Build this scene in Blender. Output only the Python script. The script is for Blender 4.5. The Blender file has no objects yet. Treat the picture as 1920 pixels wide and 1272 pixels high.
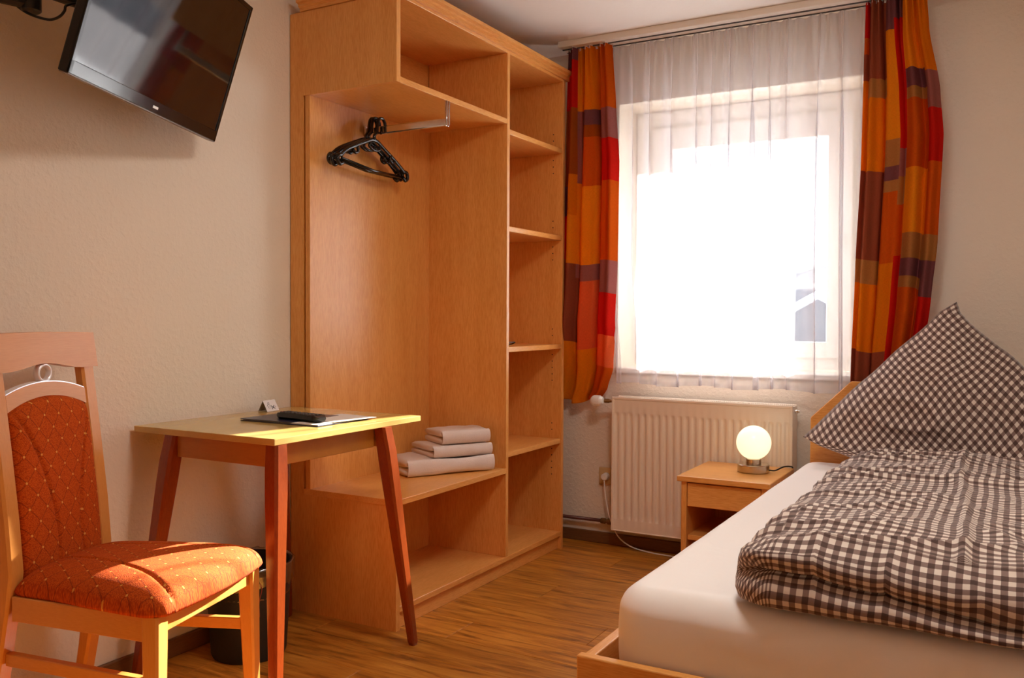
import bpy, bmesh, math, random
from mathutils import Vector, Matrix, noise
random.seed(7)
SC = bpy.context.scene
COL = SC.collection

# ------------------------------------------------------------------ camera
cam_d = bpy.data.cameras.new('camera')
cam = bpy.data.objects.new('camera', cam_d)
COL.objects.link(cam)
YAW, PITCH, ROLL = 0.5163, 0.0247, 0.0045
fw = Vector((-math.sin(YAW) * math.cos(PITCH), math.cos(YAW) * math.cos(PITCH), -math.sin(PITCH)))
rt = Vector((math.cos(YAW), math.sin(YAW), 0))
up = rt.cross(fw)
rt2 = rt * math.cos(ROLL) + up * math.sin(ROLL)
up2 = -rt * math.sin(ROLL) + up * math.cos(ROLL)
M = Matrix((rt2, up2, -fw)).transposed().to_4x4()
M.translation = Vector((2.3078, -3.8808, 1.0803))
cam.matrix_world = M
cam_d.sensor_width = 36
cam_d.lens = 1657.56 / 1920 * 36
cam_d.clip_start = 0.02
cam_d.clip_end = 2000
SC.camera = cam

# ------------------------------------------------------------------ light
world = bpy.data.worlds.new('sky')
SC.world = world
world.use_nodes = True
bg = world.node_tree.nodes['Background']
bg.inputs[0].default_value = (0.84, 0.92, 1.0, 1)
bg.inputs[1].default_value = 1.35

sun_d = bpy.data.lights.new('sun', 'SUN')
sun = bpy.data.objects.new('sun', sun_d)
COL.objects.link(sun)
sun_d.energy = 24.0
sun_d.angle = 0.012
sun_d.color = (1.0, 0.94, 0.84)
sun.rotation_euler = Vector((-0.195, -1.0, -0.43)).to_track_quat('-Z', 'Y').to_euler()
sun.location = (2, 8, 6)

portal_d = bpy.data.lights.new('window_daylight', 'AREA')
portal_d.shape = 'RECTANGLE'
portal_d.size = 1.1
portal_d.size_y = 1.26
portal_d.cycles.is_portal = True
portal = bpy.data.objects.new('window_daylight', portal_d)
COL.objects.link(portal)
portal.location = (1.23, 0.36, 1.45)
portal.rotation_euler = (math.radians(-90), 0, 0)

SC.view_settings.view_transform = 'Standard'
SC.view_settings.look = 'None'
SC.view_settings.exposure = 1.35
SC.view_settings.gamma = 1.0
SC.view_settings.use_curve_mapping = False
SC.cycles.max_bounces = 12
SC.cycles.diffuse_bounces = 8
SC.cycles.transparent_max_bounces = 16
SC.cycles.caustics_reflective = False
SC.cycles.caustics_refractive = False

# ------------------------------------------------------------------ helpers
OFF = {}          # object name -> world offset of its local frame


def setp(o, label=None, cat=None, group=None, kind=None):
    if label: o['label'] = label
    if cat: o['category'] = cat
    if group: o['group'] = group
    if kind: o['kind'] = kind
    return o


def thing(name, label, cat, loc, rotz=0.0, group=None, kind=None, world_parts=True):
    o = bpy.data.objects.new(name, None)
    COL.objects.link(o)
    o.empty_display_size = 0.05
    o.location = loc
    o.rotation_euler = (0, 0, rotz)
    OFF[o.name] = Vector(loc) if world_parts else Vector((0, 0, 0))
    return setp(o, label, cat, group, kind)


def link(name, me, mat, parent=None, smooth=False, base=None):
    """link a mesh whose vertices are in world coordinates (or in the local frame of a rotated parent)"""
    if parent is not None:
        off = OFF[parent.name]
    elif base is not None:
        off = Vector(base)
    else:
        off = Vector((0, 0, 0))
    if off.length > 0:
        me.transform(Matrix.Translation(-off))
    o = bpy.data.objects.new(name, me)
    COL.objects.link(o)
    if parent is not None:
        o.parent = parent
    else:
        o.location = off
    OFF[o.name] = off
    if mat is not None:
        for m in (mat if isinstance(mat, (list, tuple)) else [mat]):
            me.materials.append(m)
    if smooth:
        me.shade_smooth()
    return o


def from_bm(bm, name='m'):
    me = bpy.data.meshes.new(name)
    bmesh.ops.recalc_face_normals(bm, faces=bm.faces)
    bm.to_mesh(me)
    bm.free()
    return me


def add_box(bm, lo, hi, bev=0.0, seg=1, rot=None, piv=None):
    lo, hi = Vector(lo), Vector(hi)
    c, s = (lo + hi) / 2, hi - lo
    mat = Matrix.Translation(c) @ Matrix.Diagonal((s.x, s.y, s.z, 1))
    if rot is not None:
        p = Vector(piv) if piv is not None else c
        mat = Matrix.Translation(p) @ rot.to_4x4() @ Matrix.Translation(-p) @ mat
    r = bmesh.ops.create_cube(bm, size=1, matrix=mat)
    if bev > 0:
        vs = set(r['verts'])
        es = [e for e in bm.edges if e.verts[0] in vs and e.verts[1] in vs]
        bmesh.ops.bevel(bm, geom=es, offset=bev, segments=seg, profile=0.5, affect='EDGES')


def box(name, lo, hi, mat, parent=None, bev=0.0012, seg=1, base=None, rot=None, piv=None):
    bm = bmesh.new()
    add_box(bm, lo, hi, bev, seg, rot, piv)
    return link(name, from_bm(bm), mat, parent, base=base)


def add_loft(bm, secs, caps=True, closed=False):
    """secs: list of rings (equal length lists of points)"""
    rings = [[bm.verts.new(p) for p in s] for s in secs]
    n = len(rings[0])
    m = len(rings)
    for i in range(m if closed else m - 1):
        a, b = rings[i], rings[(i + 1) % m]
        for j in range(n):
            bm.faces.new((a[j], a[(j + 1) % n], b[(j + 1) % n], b[j]))
    if caps and not closed:
        bm.faces.new(rings[0][::-1])
        bm.faces.new(rings[-1])


def smooth_path(pts, n=8):
    """Catmull-Rom through pts"""
    P = [Vector(p) for p in pts]
    P = [P[0] * 2 - P[1]] + P + [P[-1] * 2 - P[-2]]
    out = []
    for i in range(1, len(P) - 2):
        p0, p1, p2, p3 = P[i - 1:i + 3]
        for k in range(n):
            t = k / n
            out.append(0.5 * ((2 * p1) + (p2 - p0) * t + (2 * p0 - 5 * p1 + 4 * p2 - p3) * t * t + (3 * p1 - p0 - 3 * p2 + p3) * t ** 3))
    out.append(P[-2])
    return out


def add_tube(bm, pts, r, seg=8, closed=False, flat=None):
    """tube along pts; flat=(axis vector, factor) squeezes the section"""
    P = [Vector(p) for p in pts]
    n = len(P)
    prev = None
    secs = []
    for i in range(n):
        if closed:
            t = (P[(i + 1) % n] - P[i - 1])
        else:
            t = P[min(i + 1, n - 1)] - P[max(i - 1, 0)]
        t.normalize()
        if prev is None:
            a = Vector((0, 0, 1)) if abs(t.z) < 0.9 else Vector((1, 0, 0))
            nrm = t.cross(a).normalized()
        else:
            nrm = (prev - t * prev.dot(t)).normalized()
        prev = nrm
        b = t.cross(nrm)
        rr = r[i] if isinstance(r, (list, tuple)) else r
        ring = []
        for k in range(seg):
            an = 2 * math.pi * k / seg
            d = nrm * math.cos(an) * rr + b * math.sin(an) * rr
            if flat:
                ax = Vector(flat[0]).normalized()
                d = d + ax * d.dot(ax) * (flat[1] - 1)
            ring.append(P[i] + d)
        secs.append(ring)
    add_loft(bm, secs, True, closed)


def tube(name, pts, r, mat, parent=None, seg=8, closed=False, flat=None, base=None):
    bm = bmesh.new()
    add_tube(bm, pts, r, seg, closed, flat)
    return link(name, from_bm(bm), mat, parent, smooth=True, base=base)


def add_lathe(bm, prof, c, axis='z', seg=32):
    """prof: (radius, along) list"""
    c = Vector(c)
    secs = []
    for r, h in prof:
        ring = []
        for k in range(seg):
            a = 2 * math.pi * k / seg
            x, y = math.cos(a) * max(r, 1e-5), math.sin(a) * max(r, 1e-5)
            ring.append(c + (Vector((x, y, h)) if axis == 'z' else Vector((h, x, y)) if axis == 'x' else Vector((x, h, y))))
        secs.append(ring)
    add_loft(bm, secs)


def lathe(name, prof, c, mat, parent=None, axis='z', seg=32, base=None, smooth=True):
    bm = bmesh.new()
    add_lathe(bm, prof, c, axis, seg)
    o = link(name, from_bm(bm), mat, parent, smooth=False, base=base)
    if smooth:
        sharp_smooth(o)
    return o


def sharp_smooth(o, ang=35):
    me = o.data
    me.shade_smooth()
    bm = bmesh.new()
    bm.from_mesh(me)
    for e in bm.edges:
        if len(e.link_faces) == 2 and e.calc_face_angle(0) > math.radians(ang):
            e.smooth = False
    bm.to_mesh(me)
    bm.free()


def add_prism(bm, poly, d0, d1, axis):
    """extrude a 2D polygon: axis 'x' -> poly in (y,z), 'y' -> (x,z), 'z' -> (x,y)"""
    def P(p, d):
        return {'x': (d, p[0], p[1]), 'y': (p[0], d, p[1]), 'z': (p[0], p[1], d)}[axis]
    a = [bm.verts.new(P(p, d0)) for p in poly]
    b = [bm.verts.new(P(p, d1)) for p in poly]
    n = len(poly)
    for j in range(n):
        bm.faces.new((a[j], a[(j + 1) % n], b[(j + 1) % n], b[j]))
    bm.faces.new(a[::-1])
    bm.faces.new(b)


def prism(name, poly, d0, d1, axis, mat, parent=None, base=None, bev=0.0):
    bm = bmesh.new()
    add_prism(bm, poly, d0, d1, axis)
    if bev:
        bmesh.ops.recalc_face_normals(bm, faces=bm.faces)
        es = [e for e in bm.edges if e.calc_face_angle(0) > 0.5]
        bmesh.ops.bevel(bm, geom=es, offset=bev, segments=1, affect='EDGES')
    return link(name, from_bm(bm), mat, parent, base=base)


def grid_mesh(nu, nv, fn, uvfn=None, colfn=None, wrap_u=False):
    """surface of (nu+1) x (nv+1) points fn(u,v); optional uv and colour"""
    vs, fs = [], []
    mu = nu if wrap_u else nu + 1
    for j in range(nv + 1):
        for i in range(mu):
            vs.append(fn(i / nu, j / nv))
    idx = lambda i, j: j * mu + (i % mu if wrap_u else i)
    cells = []
    for j in range(nv):
        for i in range(nu):
            fs.append((idx(i, j), idx(i + 1, j), idx(i + 1, j + 1), idx(i, j + 1)))
            cells.append((i, j))
    me = bpy.data.meshes.new('g')
    me.from_pydata([tuple(v) for v in vs], [], fs)
    if uvfn:
        uv = me.uv_layers.new(name='UVMap')
        buf = []
        for (i, j) in cells:
            for (a, b) in ((i, j), (i + 1, j), (i + 1, j + 1), (i, j + 1)):
                buf += list(uvfn(a / nu, b / nv))
        uv.data.foreach_set('uv', buf)
    if colfn:
        ca = me.color_attributes.new('pattern', 'FLOAT_COLOR', 'CORNER')
        buf = []
        for (i, j) in cells:
            c = colfn((i + .5) / nu, (j + .5) / nv)
            buf += list(c) * 4
        ca.data.foreach_set('color', buf)
    return me


def fbm(p, s=1.0, o=3):
    return noise.fractal(Vector(p) * s, 1.0, 2.0, o)


def smoothstep(a, b, x):
    t = min(1, max(0, (x - a) / (b - a)))
    return t * t * (3 - 2 * t)


def s2l(r, g, b):
    f = lambda c: (c / 255 / 12.92) if c / 255 <= 0.04045 else ((c / 255 + 0.055) / 1.055) ** 2.4
    return (f(r), f(g), f(b), 1.0)


# ------------------------------------------------------------------ materials
class NT:
    def __init__(self, name):
        self.m = bpy.data.materials.new(name)
        self.m.use_nodes = True
        self.t = self.m.node_tree
        self.b = self.t.nodes['Principled BSDF']
        self.out = self.t.nodes['Material Output']

    def n(self, typ, **kw):
        nd = self.t.nodes.new(typ)
        for k, v in kw.items():
            setattr(nd, k, v)
        return nd

    def l(self, a, b):
        self.t.links.new(a, b)

    def coord(self, kind='Object', scale=(1, 1, 1), rot=(0, 0, 0)):
        tc = self.n('ShaderNodeTexCoord')
        mp = self.n('ShaderNodeMapping')
        mp.inputs['Scale'].default_value = scale
        mp.inputs['Rotation'].default_value = rot
        self.l(tc.outputs[kind], mp.inputs['Vector'])
        return mp.outputs[0]

    def noise(self, vec, scale, detail=3, rough=.5, dist=0.0):
        nd = self.n('ShaderNodeTexNoise')
        nd.inputs['Scale'].default_value = scale
        nd.inputs['Detail'].default_value = detail
        nd.inputs['Roughness'].default_value = rough
        nd.inputs['Distortion'].default_value = dist
        self.l(vec, nd.inputs['Vector'])
        return nd.outputs['Fac']

    def ramp(self, fac, stops):
        nd = self.n('ShaderNodeValToRGB')
        el = nd.color_ramp.elements
        while len(el) < len(stops):
            el.new(0.5)
        for e, (p, c) in zip(el, stops):
            e.position = p
            e.color = c
        self.l(fac, nd.inputs['Fac'])
        return nd.outputs['Color']

    def mix(self, fac, a, b, typ='MIX'):
        nd = self.n('ShaderNodeMix', data_type='RGBA', blend_type=typ)
        for sock, v in ((nd.inputs[0], fac), (nd.inputs[6], a), (nd.inputs[7], b)):
            if hasattr(v, 'is_linked'):
                self.l(v, sock)
            else:
                sock.default_value = v
        return nd.outputs[2]

    def math(self, op, a, b=None, c=None):
        nd = self.n('ShaderNodeMath', operation=op)
        for i, v in enumerate((a, b, c)):
            if v is None: continue
            if hasattr(v, 'is_linked'):
                self.l(v, nd.inputs[i])
            else:
                nd.inputs[i].default_value = v
        return nd.outputs[0]

    def bump(self, h, strength=.2, dist=.002):
        nd = self.n('ShaderNodeBump')
        nd.inputs['Strength'].default_value = strength
        nd.inputs['Distance'].default_value = dist
        self.l(h, nd.inputs['Height'])
        self.l(nd.outputs[0], self.b.inputs['Normal'])

    def base(self, c):
        if hasattr(c, 'is_linked'):
            self.l(c, self.b.inputs['Base Color'])
        else:
            self.b.inputs['Base Color'].default_value = c

    def set(self, **kw):
        for k, v in kw.items():
            self.b.inputs[k.replace('_', ' ')].default_value = v


def plain(name, c, rough=.5, metal=0.0, spec=.5):
    t = NT(name)
    t.base(c)
    t.set(Roughness=rough, Metallic=metal)
    t.b.inputs['Specular IOR Level'].default_value = spec
    return t.m


def wood(name, light, dark, grain='z', rough=.3, fleck=1.0, broad=.5):
    """beech-like: fine short flecks along the grain and broad soft bands across it"""
    t = NT(name)
    sc = {'x': (1, 14, 14), 'y': (14, 1, 14), 'z': (14, 14, 1)}[grain]
    v = t.coord('Object', sc)
    f1 = t.noise(v, 30, 3, .6)
    v2 = t.coord('Object', {'x': (.35, 4, 4), 'y': (4, .35, 4), 'z': (4, 4, .35)}[grain])
    f2 = t.noise(v2, 3.0, 4, .6, .6)
    fl = t.ramp(f1, [(.36, (0, 0, 0, 1)), (.60, (1, 1, 1, 1))])
    br = t.ramp(f2, [(.3, (0, 0, 0, 1)), (.7, (1, 1, 1, 1))])
    fac = t.math('ADD', t.math('MULTIPLY', fl, .5 * fleck), t.math('MULTIPLY', br, broad * .8))
    t.base(t.mix(fac, dark, light))
    t.set(Roughness=rough)
    t.bump(f1, .02, .001)
    return t.m


BEECH_L, BEECH_D = s2l(236, 176, 102), s2l(208, 138, 60)
m_beech_v = wood('beech_upright', BEECH_L, BEECH_D, 'z')
m_beech_y = wood('beech_shelf', BEECH_L, BEECH_D, 'y')
m_beech_x = wood('beech_cross', BEECH_L, BEECH_D, 'x')
m_chairwood = wood('chair_beech', s2l(226, 160, 84), s2l(206, 136, 62), 'z', .32, .5, .4)
m_tabletop = wood('tabletop_veneer', s2l(214, 186, 116), s2l(196, 160, 88), 'y', .13, .35, .5)
m_apron = wood('table_apron', s2l(196, 134, 48), s2l(166, 104, 34), 'x', .35, .4, .5)
m_leg = wood('table_leg_mahogany', s2l(160, 74, 26), s2l(118, 44, 12), 'z', .25, .4, .6)
m_base = wood('baseboard_wood', s2l(136, 92, 50), s2l(96, 60, 30), 'y', .5, .6, .6)
m_basex = wood('baseboard_wood_x', s2l(136, 92, 50), s2l(96, 60, 30), 'x', .5, .6, .6)


def wall_mat(name, c, bumpy=.38, sc=170):
    t = NT(name)
    v = t.coord('Object')
    h1 = t.noise(v, sc, 3, .55)
    h2 = t.noise(v, sc * .35, 2, .5)
    h = t.math('ADD', t.math('MULTIPLY', h1, .6), t.math('MULTIPLY', t.ramp(h2, [(.45, (0, 0, 0, 1)), (.68, (1, 1, 1, 1))]), .7))
    t.base(c)
    t.set(Roughness=.9)
    t.b.inputs['Specular IOR Level'].default_value = .15
    t.bump(h, bumpy, .003)
    return t.m


m_wall = wall_mat('woodchip_wallpaper', s2l(227, 217, 202))
m_ceil = wall_mat('ceiling_paint', s2l(232, 228, 222), .1)


def floor_mat():
    t = NT('oak_plank')
    oi = t.n('ShaderNodeObjectInfo')
    off = t.n('ShaderNodeVectorMath', operation='SCALE')
    off.inputs[0].default_value = (13.0, 7.0, 3.0)
    t.l(oi.outputs['Random'], off.inputs['Scale'])
    tc = t.n('ShaderNodeTexCoord')
    ad = t.n('ShaderNodeVectorMath', operation='ADD')
    t.l(tc.outputs['Object'], ad.inputs[0])
    t.l(off.outputs[0], ad.inputs[1])
    def mp(s):
        m = t.n('ShaderNodeMapping')
        m.inputs['Scale'].default_value = s
        t.l(ad.outputs[0], m.inputs['Vector'])
        return m.outputs[0]
    g = t.noise(mp((1.1, 11, 3)), 3.0, 6, .65, .9)
    streak = t.noise(mp((.8, 7, 2)), 2.6, 4, .6, 1.2)
    fine = t.noise(mp((5, 120, 20)), 3, 3, .6)
    col = t.ramp(g, [(.30, s2l(110, 62, 14)), (.47, s2l(178, 112, 34)), (.68, s2l(212, 148, 58))])
    knot = t.ramp(streak, [(.25, (1, 1, 1, 1)), (.37, (0, 0, 0, 1))])
    col = t.mix(t.math('MULTIPLY', knot, .6), col, s2l(72, 40, 16))
    col = t.mix(t.math('MULTIPLY', t.ramp(fine, [(.3, (1, 1, 1, 1)), (.5, (0, 0, 0, 1))]), .25), col, s2l(90, 52, 22))
    tone = t.math('MULTIPLY_ADD', oi.outputs['Random'], .3, .85)
    cc = t.n('ShaderNodeVectorMath', operation='SCALE')
    t.l(col, cc.inputs[0])
    t.l(tone, cc.inputs['Scale'])
    t.l(cc.outputs[0], t.b.inputs['Base Color'])
    t.set(Roughness=.42)
    t.bump(g, .12, .001)
    return t.m


m_floor = floor_mat()
m_gap = plain('floor_joint', s2l(60, 36, 18), .8)


def gingham(name, light, mid, dark, p=.023):
    t = NT(name)
    tc = t.n('ShaderNodeTexCoord')
    sp = t.n('ShaderNodeSeparateXYZ')
    t.l(tc.outputs['UV'], sp.inputs[0])
    def stripe(s):
        f = t.math('FRACT', t.math('DIVIDE', s, p))
        d = t.math('ABSOLUTE', t.math('SUBTRACT', f, .5))
        mr = t.n('ShaderNodeMapRange')
        mr.inputs['From Min'].default_value = .23
        mr.inputs['From Max'].default_value = .27
        t.l(d, mr.inputs['Value'])
        return mr.outputs[0]
    a, b = stripe(sp.outputs[0]), stripe(sp.outputs[1])
    s = t.math('MULTIPLY', t.math('ADD', a, b), .5)
    t.base(t.ramp(s, [(0.1, light), (.5, mid), (.9, dark)]))
    t.set(Roughness=.85)
    t.b.inputs['Specular IOR Level'].default_value = .2
    t.b.inputs['Sheen Weight'].default_value = .35
    t.b.inputs['Sheen Roughness'].default_value = .4
    wv = t.coord('UV', (900, 900, 1))
    t.bump(t.noise(wv, 1, 1), .1, .0006)
    return t.m


m_check = gingham('gingham_cotton', s2l(224, 214, 204), s2l(136, 116, 110), s2l(84, 66, 62))


def sheet_mat():
    t = NT('white_sheet')
    t.base(s2l(244, 240, 237))
    t.set(Roughness=.8)
    t.b.inputs['Specular IOR Level'].default_value = .2
    v = t.coord('Object')
    t.bump(t.noise(v, 9, 3, .5, .8), .15, .01)
    return t.m


m_sheet = sheet_mat()


def upholstery():
    t = NT('orange_upholstery')
    tc = t.n('ShaderNodeTexCoord')
    sp = t.n('ShaderNodeSeparateXYZ')
    t.l(tc.outputs['UV'], sp.inputs[0])
    a = t.math('DIVIDE', sp.outputs[0], .046)
    b = t.math('DIVIDE', sp.outputs[1], .062)
    p = t.math('ADD', a, b)
    q = t.math('SUBTRACT', a, b)
    dp = t.math('ABSOLUTE', t.math('SUBTRACT', t.math('FRACT', p), .5))
    dq = t.math('ABSOLUTE', t.math('SUBTRACT', t.math('FRACT', q), .5))
    mn = t.math('MINIMUM', dp, dq)
    line = t.math('LESS_THAN', mn, .03)
    # dots on the crossings: narrow in u, long in v
    du = t.math('ABSOLUTE', t.math('SUBTRACT', dp, dq))
    sm = t.math('ADD', dp, dq)
    pu = t.math('ABSOLUTE', t.math('SUBTRACT', t.math('FRACT', t.math('ADD', t.math('MULTIPLY', p, .5), t.math('MULTIPLY', q, .5))), .5))
    dot = t.math('LESS_THAN', sm, .085)
    weave_v = t.coord('UV', (1, 1, 1))
    ck = t.n('ShaderNodeTexVoronoi')
    ck.inputs['Scale'].default_value = 520
    t.l(weave_v, ck.inputs['Vector'])
    n1 = t.noise(weave_v, 300, 2)
    col = t.mix(t.ramp(ck.outputs['Distance'], [(.1, (0, 0, 0, 1)), (.7, (1, 1, 1, 1))]), s2l(214, 98, 22), s2l(168, 62, 8))
    col = t.mix(t.math('MULTIPLY', line, .55), col, s2l(112, 42, 14))
    col = t.mix(dot, col, s2l(222, 156, 70))
    t.base(col)
    t.set(Roughness=.9)
    t.b.inputs['Specular IOR Level'].default_value = .2
    t.bump(ck.outputs['Distance'], .35, .0012)
    return t.m


m_uph = upholstery()


def curtain_mat():
    t = NT('patchwork_curtain')
    at = t.n('ShaderNodeVertexColor', layer_name='pattern')
    v = t.coord('UV', (1, 1, 1))
    v2 = t.coord('UV', (260, 30, 1))
    v3 = t.coord('UV', (30, 260, 1))
    n = t.math('MULTIPLY', t.math('ADD', t.noise(v2, 3, 2), t.noise(v3, 3, 2)), .5)
    sc = t.math('MULTIPLY_ADD', n, .7, .65)
    cc = t.n('ShaderNodeVectorMath', operation='SCALE')
    t.l(at.outputs[0], cc.inputs[0])
    t.l(sc, cc.inputs['Scale'])
    df = t.n('ShaderNodeBsdfDiffuse')
    tr = t.n('ShaderNodeBsdfTranslucent')
    t.l(cc.outputs[0], df.inputs[0])
    t.l(cc.outputs[0], tr.inputs[0])
    mx = t.n('ShaderNodeMixShader')
    mx.inputs[0].default_value = .5
    t.l(df.outputs[0], mx.inputs[1])
    t.l(tr.outputs[0], mx.inputs[2])
    t.l(mx.outputs[0], t.out.inputs[0])
    return t.m


m_curtain = curtain_mat()


def sheer_mat():
    t = NT('sheer_voile')
    tp = t.n('ShaderNodeBsdfTransparent')
    df = t.n('ShaderNodeBsdfDiffuse')
    df.inputs[0].default_value = s2l(225, 218, 222)
    tr = t.n('ShaderNodeBsdfTranslucent')
    tr.inputs[0].default_value = s2l(215, 214, 220)
    m1 = t.n('ShaderNodeMixShader')
    m1.inputs[0].default_value = .5
    t.l(df.outputs[0], m1.inputs[1])
    t.l(tr.outputs[0], m1.inputs[2])
    m2 = t.n('ShaderNodeMixShader')
    lw = t.n('ShaderNodeLayerWeight')
    lw.inputs[0].default_value = .35
    f = t.math('MINIMUM', t.math('MULTIPLY_ADD', lw.outputs['Facing'], .66, .33), .94)
    t.l(f, m2.inputs[0])
    t.l(tp.outputs[0], m2.inputs[1])
    t.l(m1.outputs[0], m2.inputs[2])
    t.l(m2.outputs[0], t.out.inputs[0])
    return t.m


m_sheer = sheer_mat()


def glass_mat():
    t = NT('window_glass')
    tp = t.n('ShaderNodeBsdfTransparent')
    gl = t.n('ShaderNodeBsdfGlossy')
    gl.inputs['Roughness'].default_value = .02
    m = t.n('ShaderNodeMixShader')
    m.inputs[0].default_value = .04
    t.l(tp.outputs[0], m.inputs[1])
    t.l(gl.outputs[0], m.inputs[2])
    t.l(m.outputs[0], t.out.inputs[0])
    return t.m


m_glass = glass_mat()
m_white = plain('white_plastic', s2l(236, 234, 230), .4)
m_rail = plain('rail_white', s2l(226, 218, 206), .5)
m_rad = plain('radiator_enamel', s2l(234, 222, 206), .3)
m_radin = plain('radiator_inside', s2l(120, 112, 104), .6)
m_black = plain('black_plastic', (.006, .006, .007, 1), .35)
m_blackg = plain('black_gloss', (.004, .004, .004, 1), .12)
m_screen = plain('tv_screen', (.006, .005, .005, 1), .06, 0, .8)
m_chrome = plain('chrome', (.72, .7, .68, 1), .14, 1)
m_steel = plain('brushed_steel', s2l(196, 184, 166), .24, 1)
m_silver = plain('silver_inlay', (.9, .9, .94, 1), .3, .55)
m_brass = plain('dull_brass', s2l(140, 110, 70), .4, .8)
m_pipe = plain('painted_pipe', s2l(96, 46, 34), .4)
m_beige = plain('beige_plastic', s2l(206, 178, 128), .45)
m_bin = plain('bin_black', (.012, .012, .013, 1), .5)
m_navy = plain('navy_folder', s2l(22, 26, 52), .3)
m_paper = plain('paper', s2l(226, 220, 214), .6)
m_ink = plain('ink', (.01, .01, .01, 1), .6)
m_alu = plain('brushed_alu', s2l(205, 196, 186), .35, .6)
m_grey = plain('grey_rubber', s2l(70, 66, 66), .6)
m_redkey = plain('red_key', s2l(150, 36, 46), .5)


def terry():
    t = NT('terry_cloth')
    v = t.coord('Object')
    n = t.noise(v, 420, 3, .7)
    t.base(t.mix(n, s2l(228, 208, 198), s2l(252, 244, 238)))
    t.set(Roughness=.95)
    t.b.inputs['Specular IOR Level'].default_value = .1
    t.bump(n, .9, .004)
    return t.m


m_terry = terry()


def bag_mat():
    t = NT('clear_bag')
    tp = t.n('ShaderNodeBsdfTransparent')
    tp.inputs[0].default_value = (.8, .8, .82, 1)
    gl = t.n('ShaderNodeBsdfGlossy')
    gl.inputs['Roughness'].default_value = .18
    m = t.n('ShaderNodeMixShader')
    m.inputs[0].default_value = .28
    t.l(tp.outputs[0], m.inputs[1])
    t.l(gl.outputs[0], m.inputs[2])
    t.l(m.outputs[0], t.out.inputs[0])
    return t.m


m_bag = bag_mat()


def globe_mat():
    t = NT('opal_globe_lit')
    t.base(s2l(250, 240, 220))
    t.set(Roughness=.2)
    t.b.inputs['Emission Color'].default_value = (1.0, .86, .52, 1)
    t.b.inputs['Emission Strength'].default_value = .46
    return t.m


m_globe = globe_mat()

# ------------------------------------------------------------------ the room
H, XR, YB = 2.351, 2.66, -5.2
OX0, OX1, OZ0, OZ1, WT = .68, 1.78, .82, 2.08, .36     # window opening and wall thickness

bm = bmesh.new()
add_box(bm, (-.2, YB - .2, -.12), (XR + .2, WT, -.006))
floor = setp(link('floor', from_bm(bm), m_gap), kind='structure')
PW, PL = .178, 1.24
pm = {}
row = 0
y = 0.0
while y > YB:
    x = -((row * .437) % PL)
    while x < XR:
        a, b = max(x, 0), min(x + PL, XR)
        if b - a > .03:
            L = round(b - a - .0012, 4)
            W = PW - .0012
            if L not in pm:
                b2 = bmesh.new()
                add_box(b2, (-L / 2, -W / 2, -.006), (L / 2, W / 2, 0), .0008)
                pm[L] = from_bm(b2)
                pm[L].materials.append(m_floor)
            o = bpy.data.objects.new('plank', pm[L])
            COL.objects.link(o)
            o.parent = floor
            o.location = ((a + b) / 2, y - PW / 2, 0)
        x += PL
    y -= PW
    row += 1

setp(box('ceiling', (-.2, YB - .2, H), (XR + .2, WT, H + .15), m_ceil, bev=0), kind='structure')
setp(box('wall_left', (-.2, YB - .2, 0), (0, WT, H), m_wall, bev=0), kind='structure')
setp(box('wall_right', (XR, YB - .2, 0), (XR + .2, WT, H), m_wall, bev=0), kind='structure')
setp(box('wall_rear', (0, YB - .2, 0), (XR, YB, H), m_wall, bev=0), kind='structure')
bm = bmesh.new()
add_box(bm, (0, 0, 0), (OX0, WT, H))
add_box(bm, (OX1, 0, 0), (XR, WT, H))
add_box(bm, (OX0, 0, 0), (OX1, WT, OZ0))
add_box(bm, (OX0, 0, OZ1), (OX1, WT, H))
setp(link('wall_window', from_bm(bm), m_wall), kind='structure')
setp(box('baseboard_left', (0.0005, YB, 0), (.015, -1.49, .058), m_base, bev=.003), kind='structure')
setp(box('baseboard_window', (0.02, -.015, 0), (XR, -.0005, .055), m_basex, bev=.003), kind='structure')
setp(box('baseboard_right', (XR - .015, YB, 0), (XR - .0005, -.02, .055), m_base, bev=.003), kind='structure')

# window
win = thing('window_1', None, None, (1.23, .22, OZ0), kind='structure')
FY0, FY1 = .2, .27
def ring_frame(name, x0, x1, z0, z1, w, y0, y1, parent, wb=None):
    wb = wb or w
    bm = bmesh.new()
    add_box(bm, (x0, y0, z0), (x0 + w, y1, z1), .003)
    add_box(bm, (x1 - w, y0, z0), (x1, y1, z1), .003)
    add_box(bm, (x0 + w, y0, z1 - w), (x1 - w, y1, z1), .003)
    add_box(bm, (x0 + w, y0, z0), (x1 - w, y1, z0 + wb), .003)
    return link(name, from_bm(bm), m_white, parent)
fr = ring_frame('window_frame', OX0 + .002, OX1 - .002, OZ0 + .026, OZ1 - .002, .1, FY0 + .02, FY1 + .03, win, .07)
sa = ring_frame('window_sash', OX0 + .09, OX1 - .09, OZ0 + .085, OZ1 - .09, .105, FY0, FY1, win, .07)
box('pane', (OX0 + .19, .233, OZ0 + .15), (OX1 - .19, .237, OZ1 - .19), m_glass, win, bev=0)
box('window_sill', (OX0 - .0, -.022, OZ0), (OX1 + .0, .22, OZ0 + .025), m_white, win, .004)
hd = lathe('window_handle', [(.012, 0), (.012, .03), (.009, .035)], (OX1 - .14, .2, 1.42), m_white, win, 'y')
hd.location.y -= .034

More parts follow.
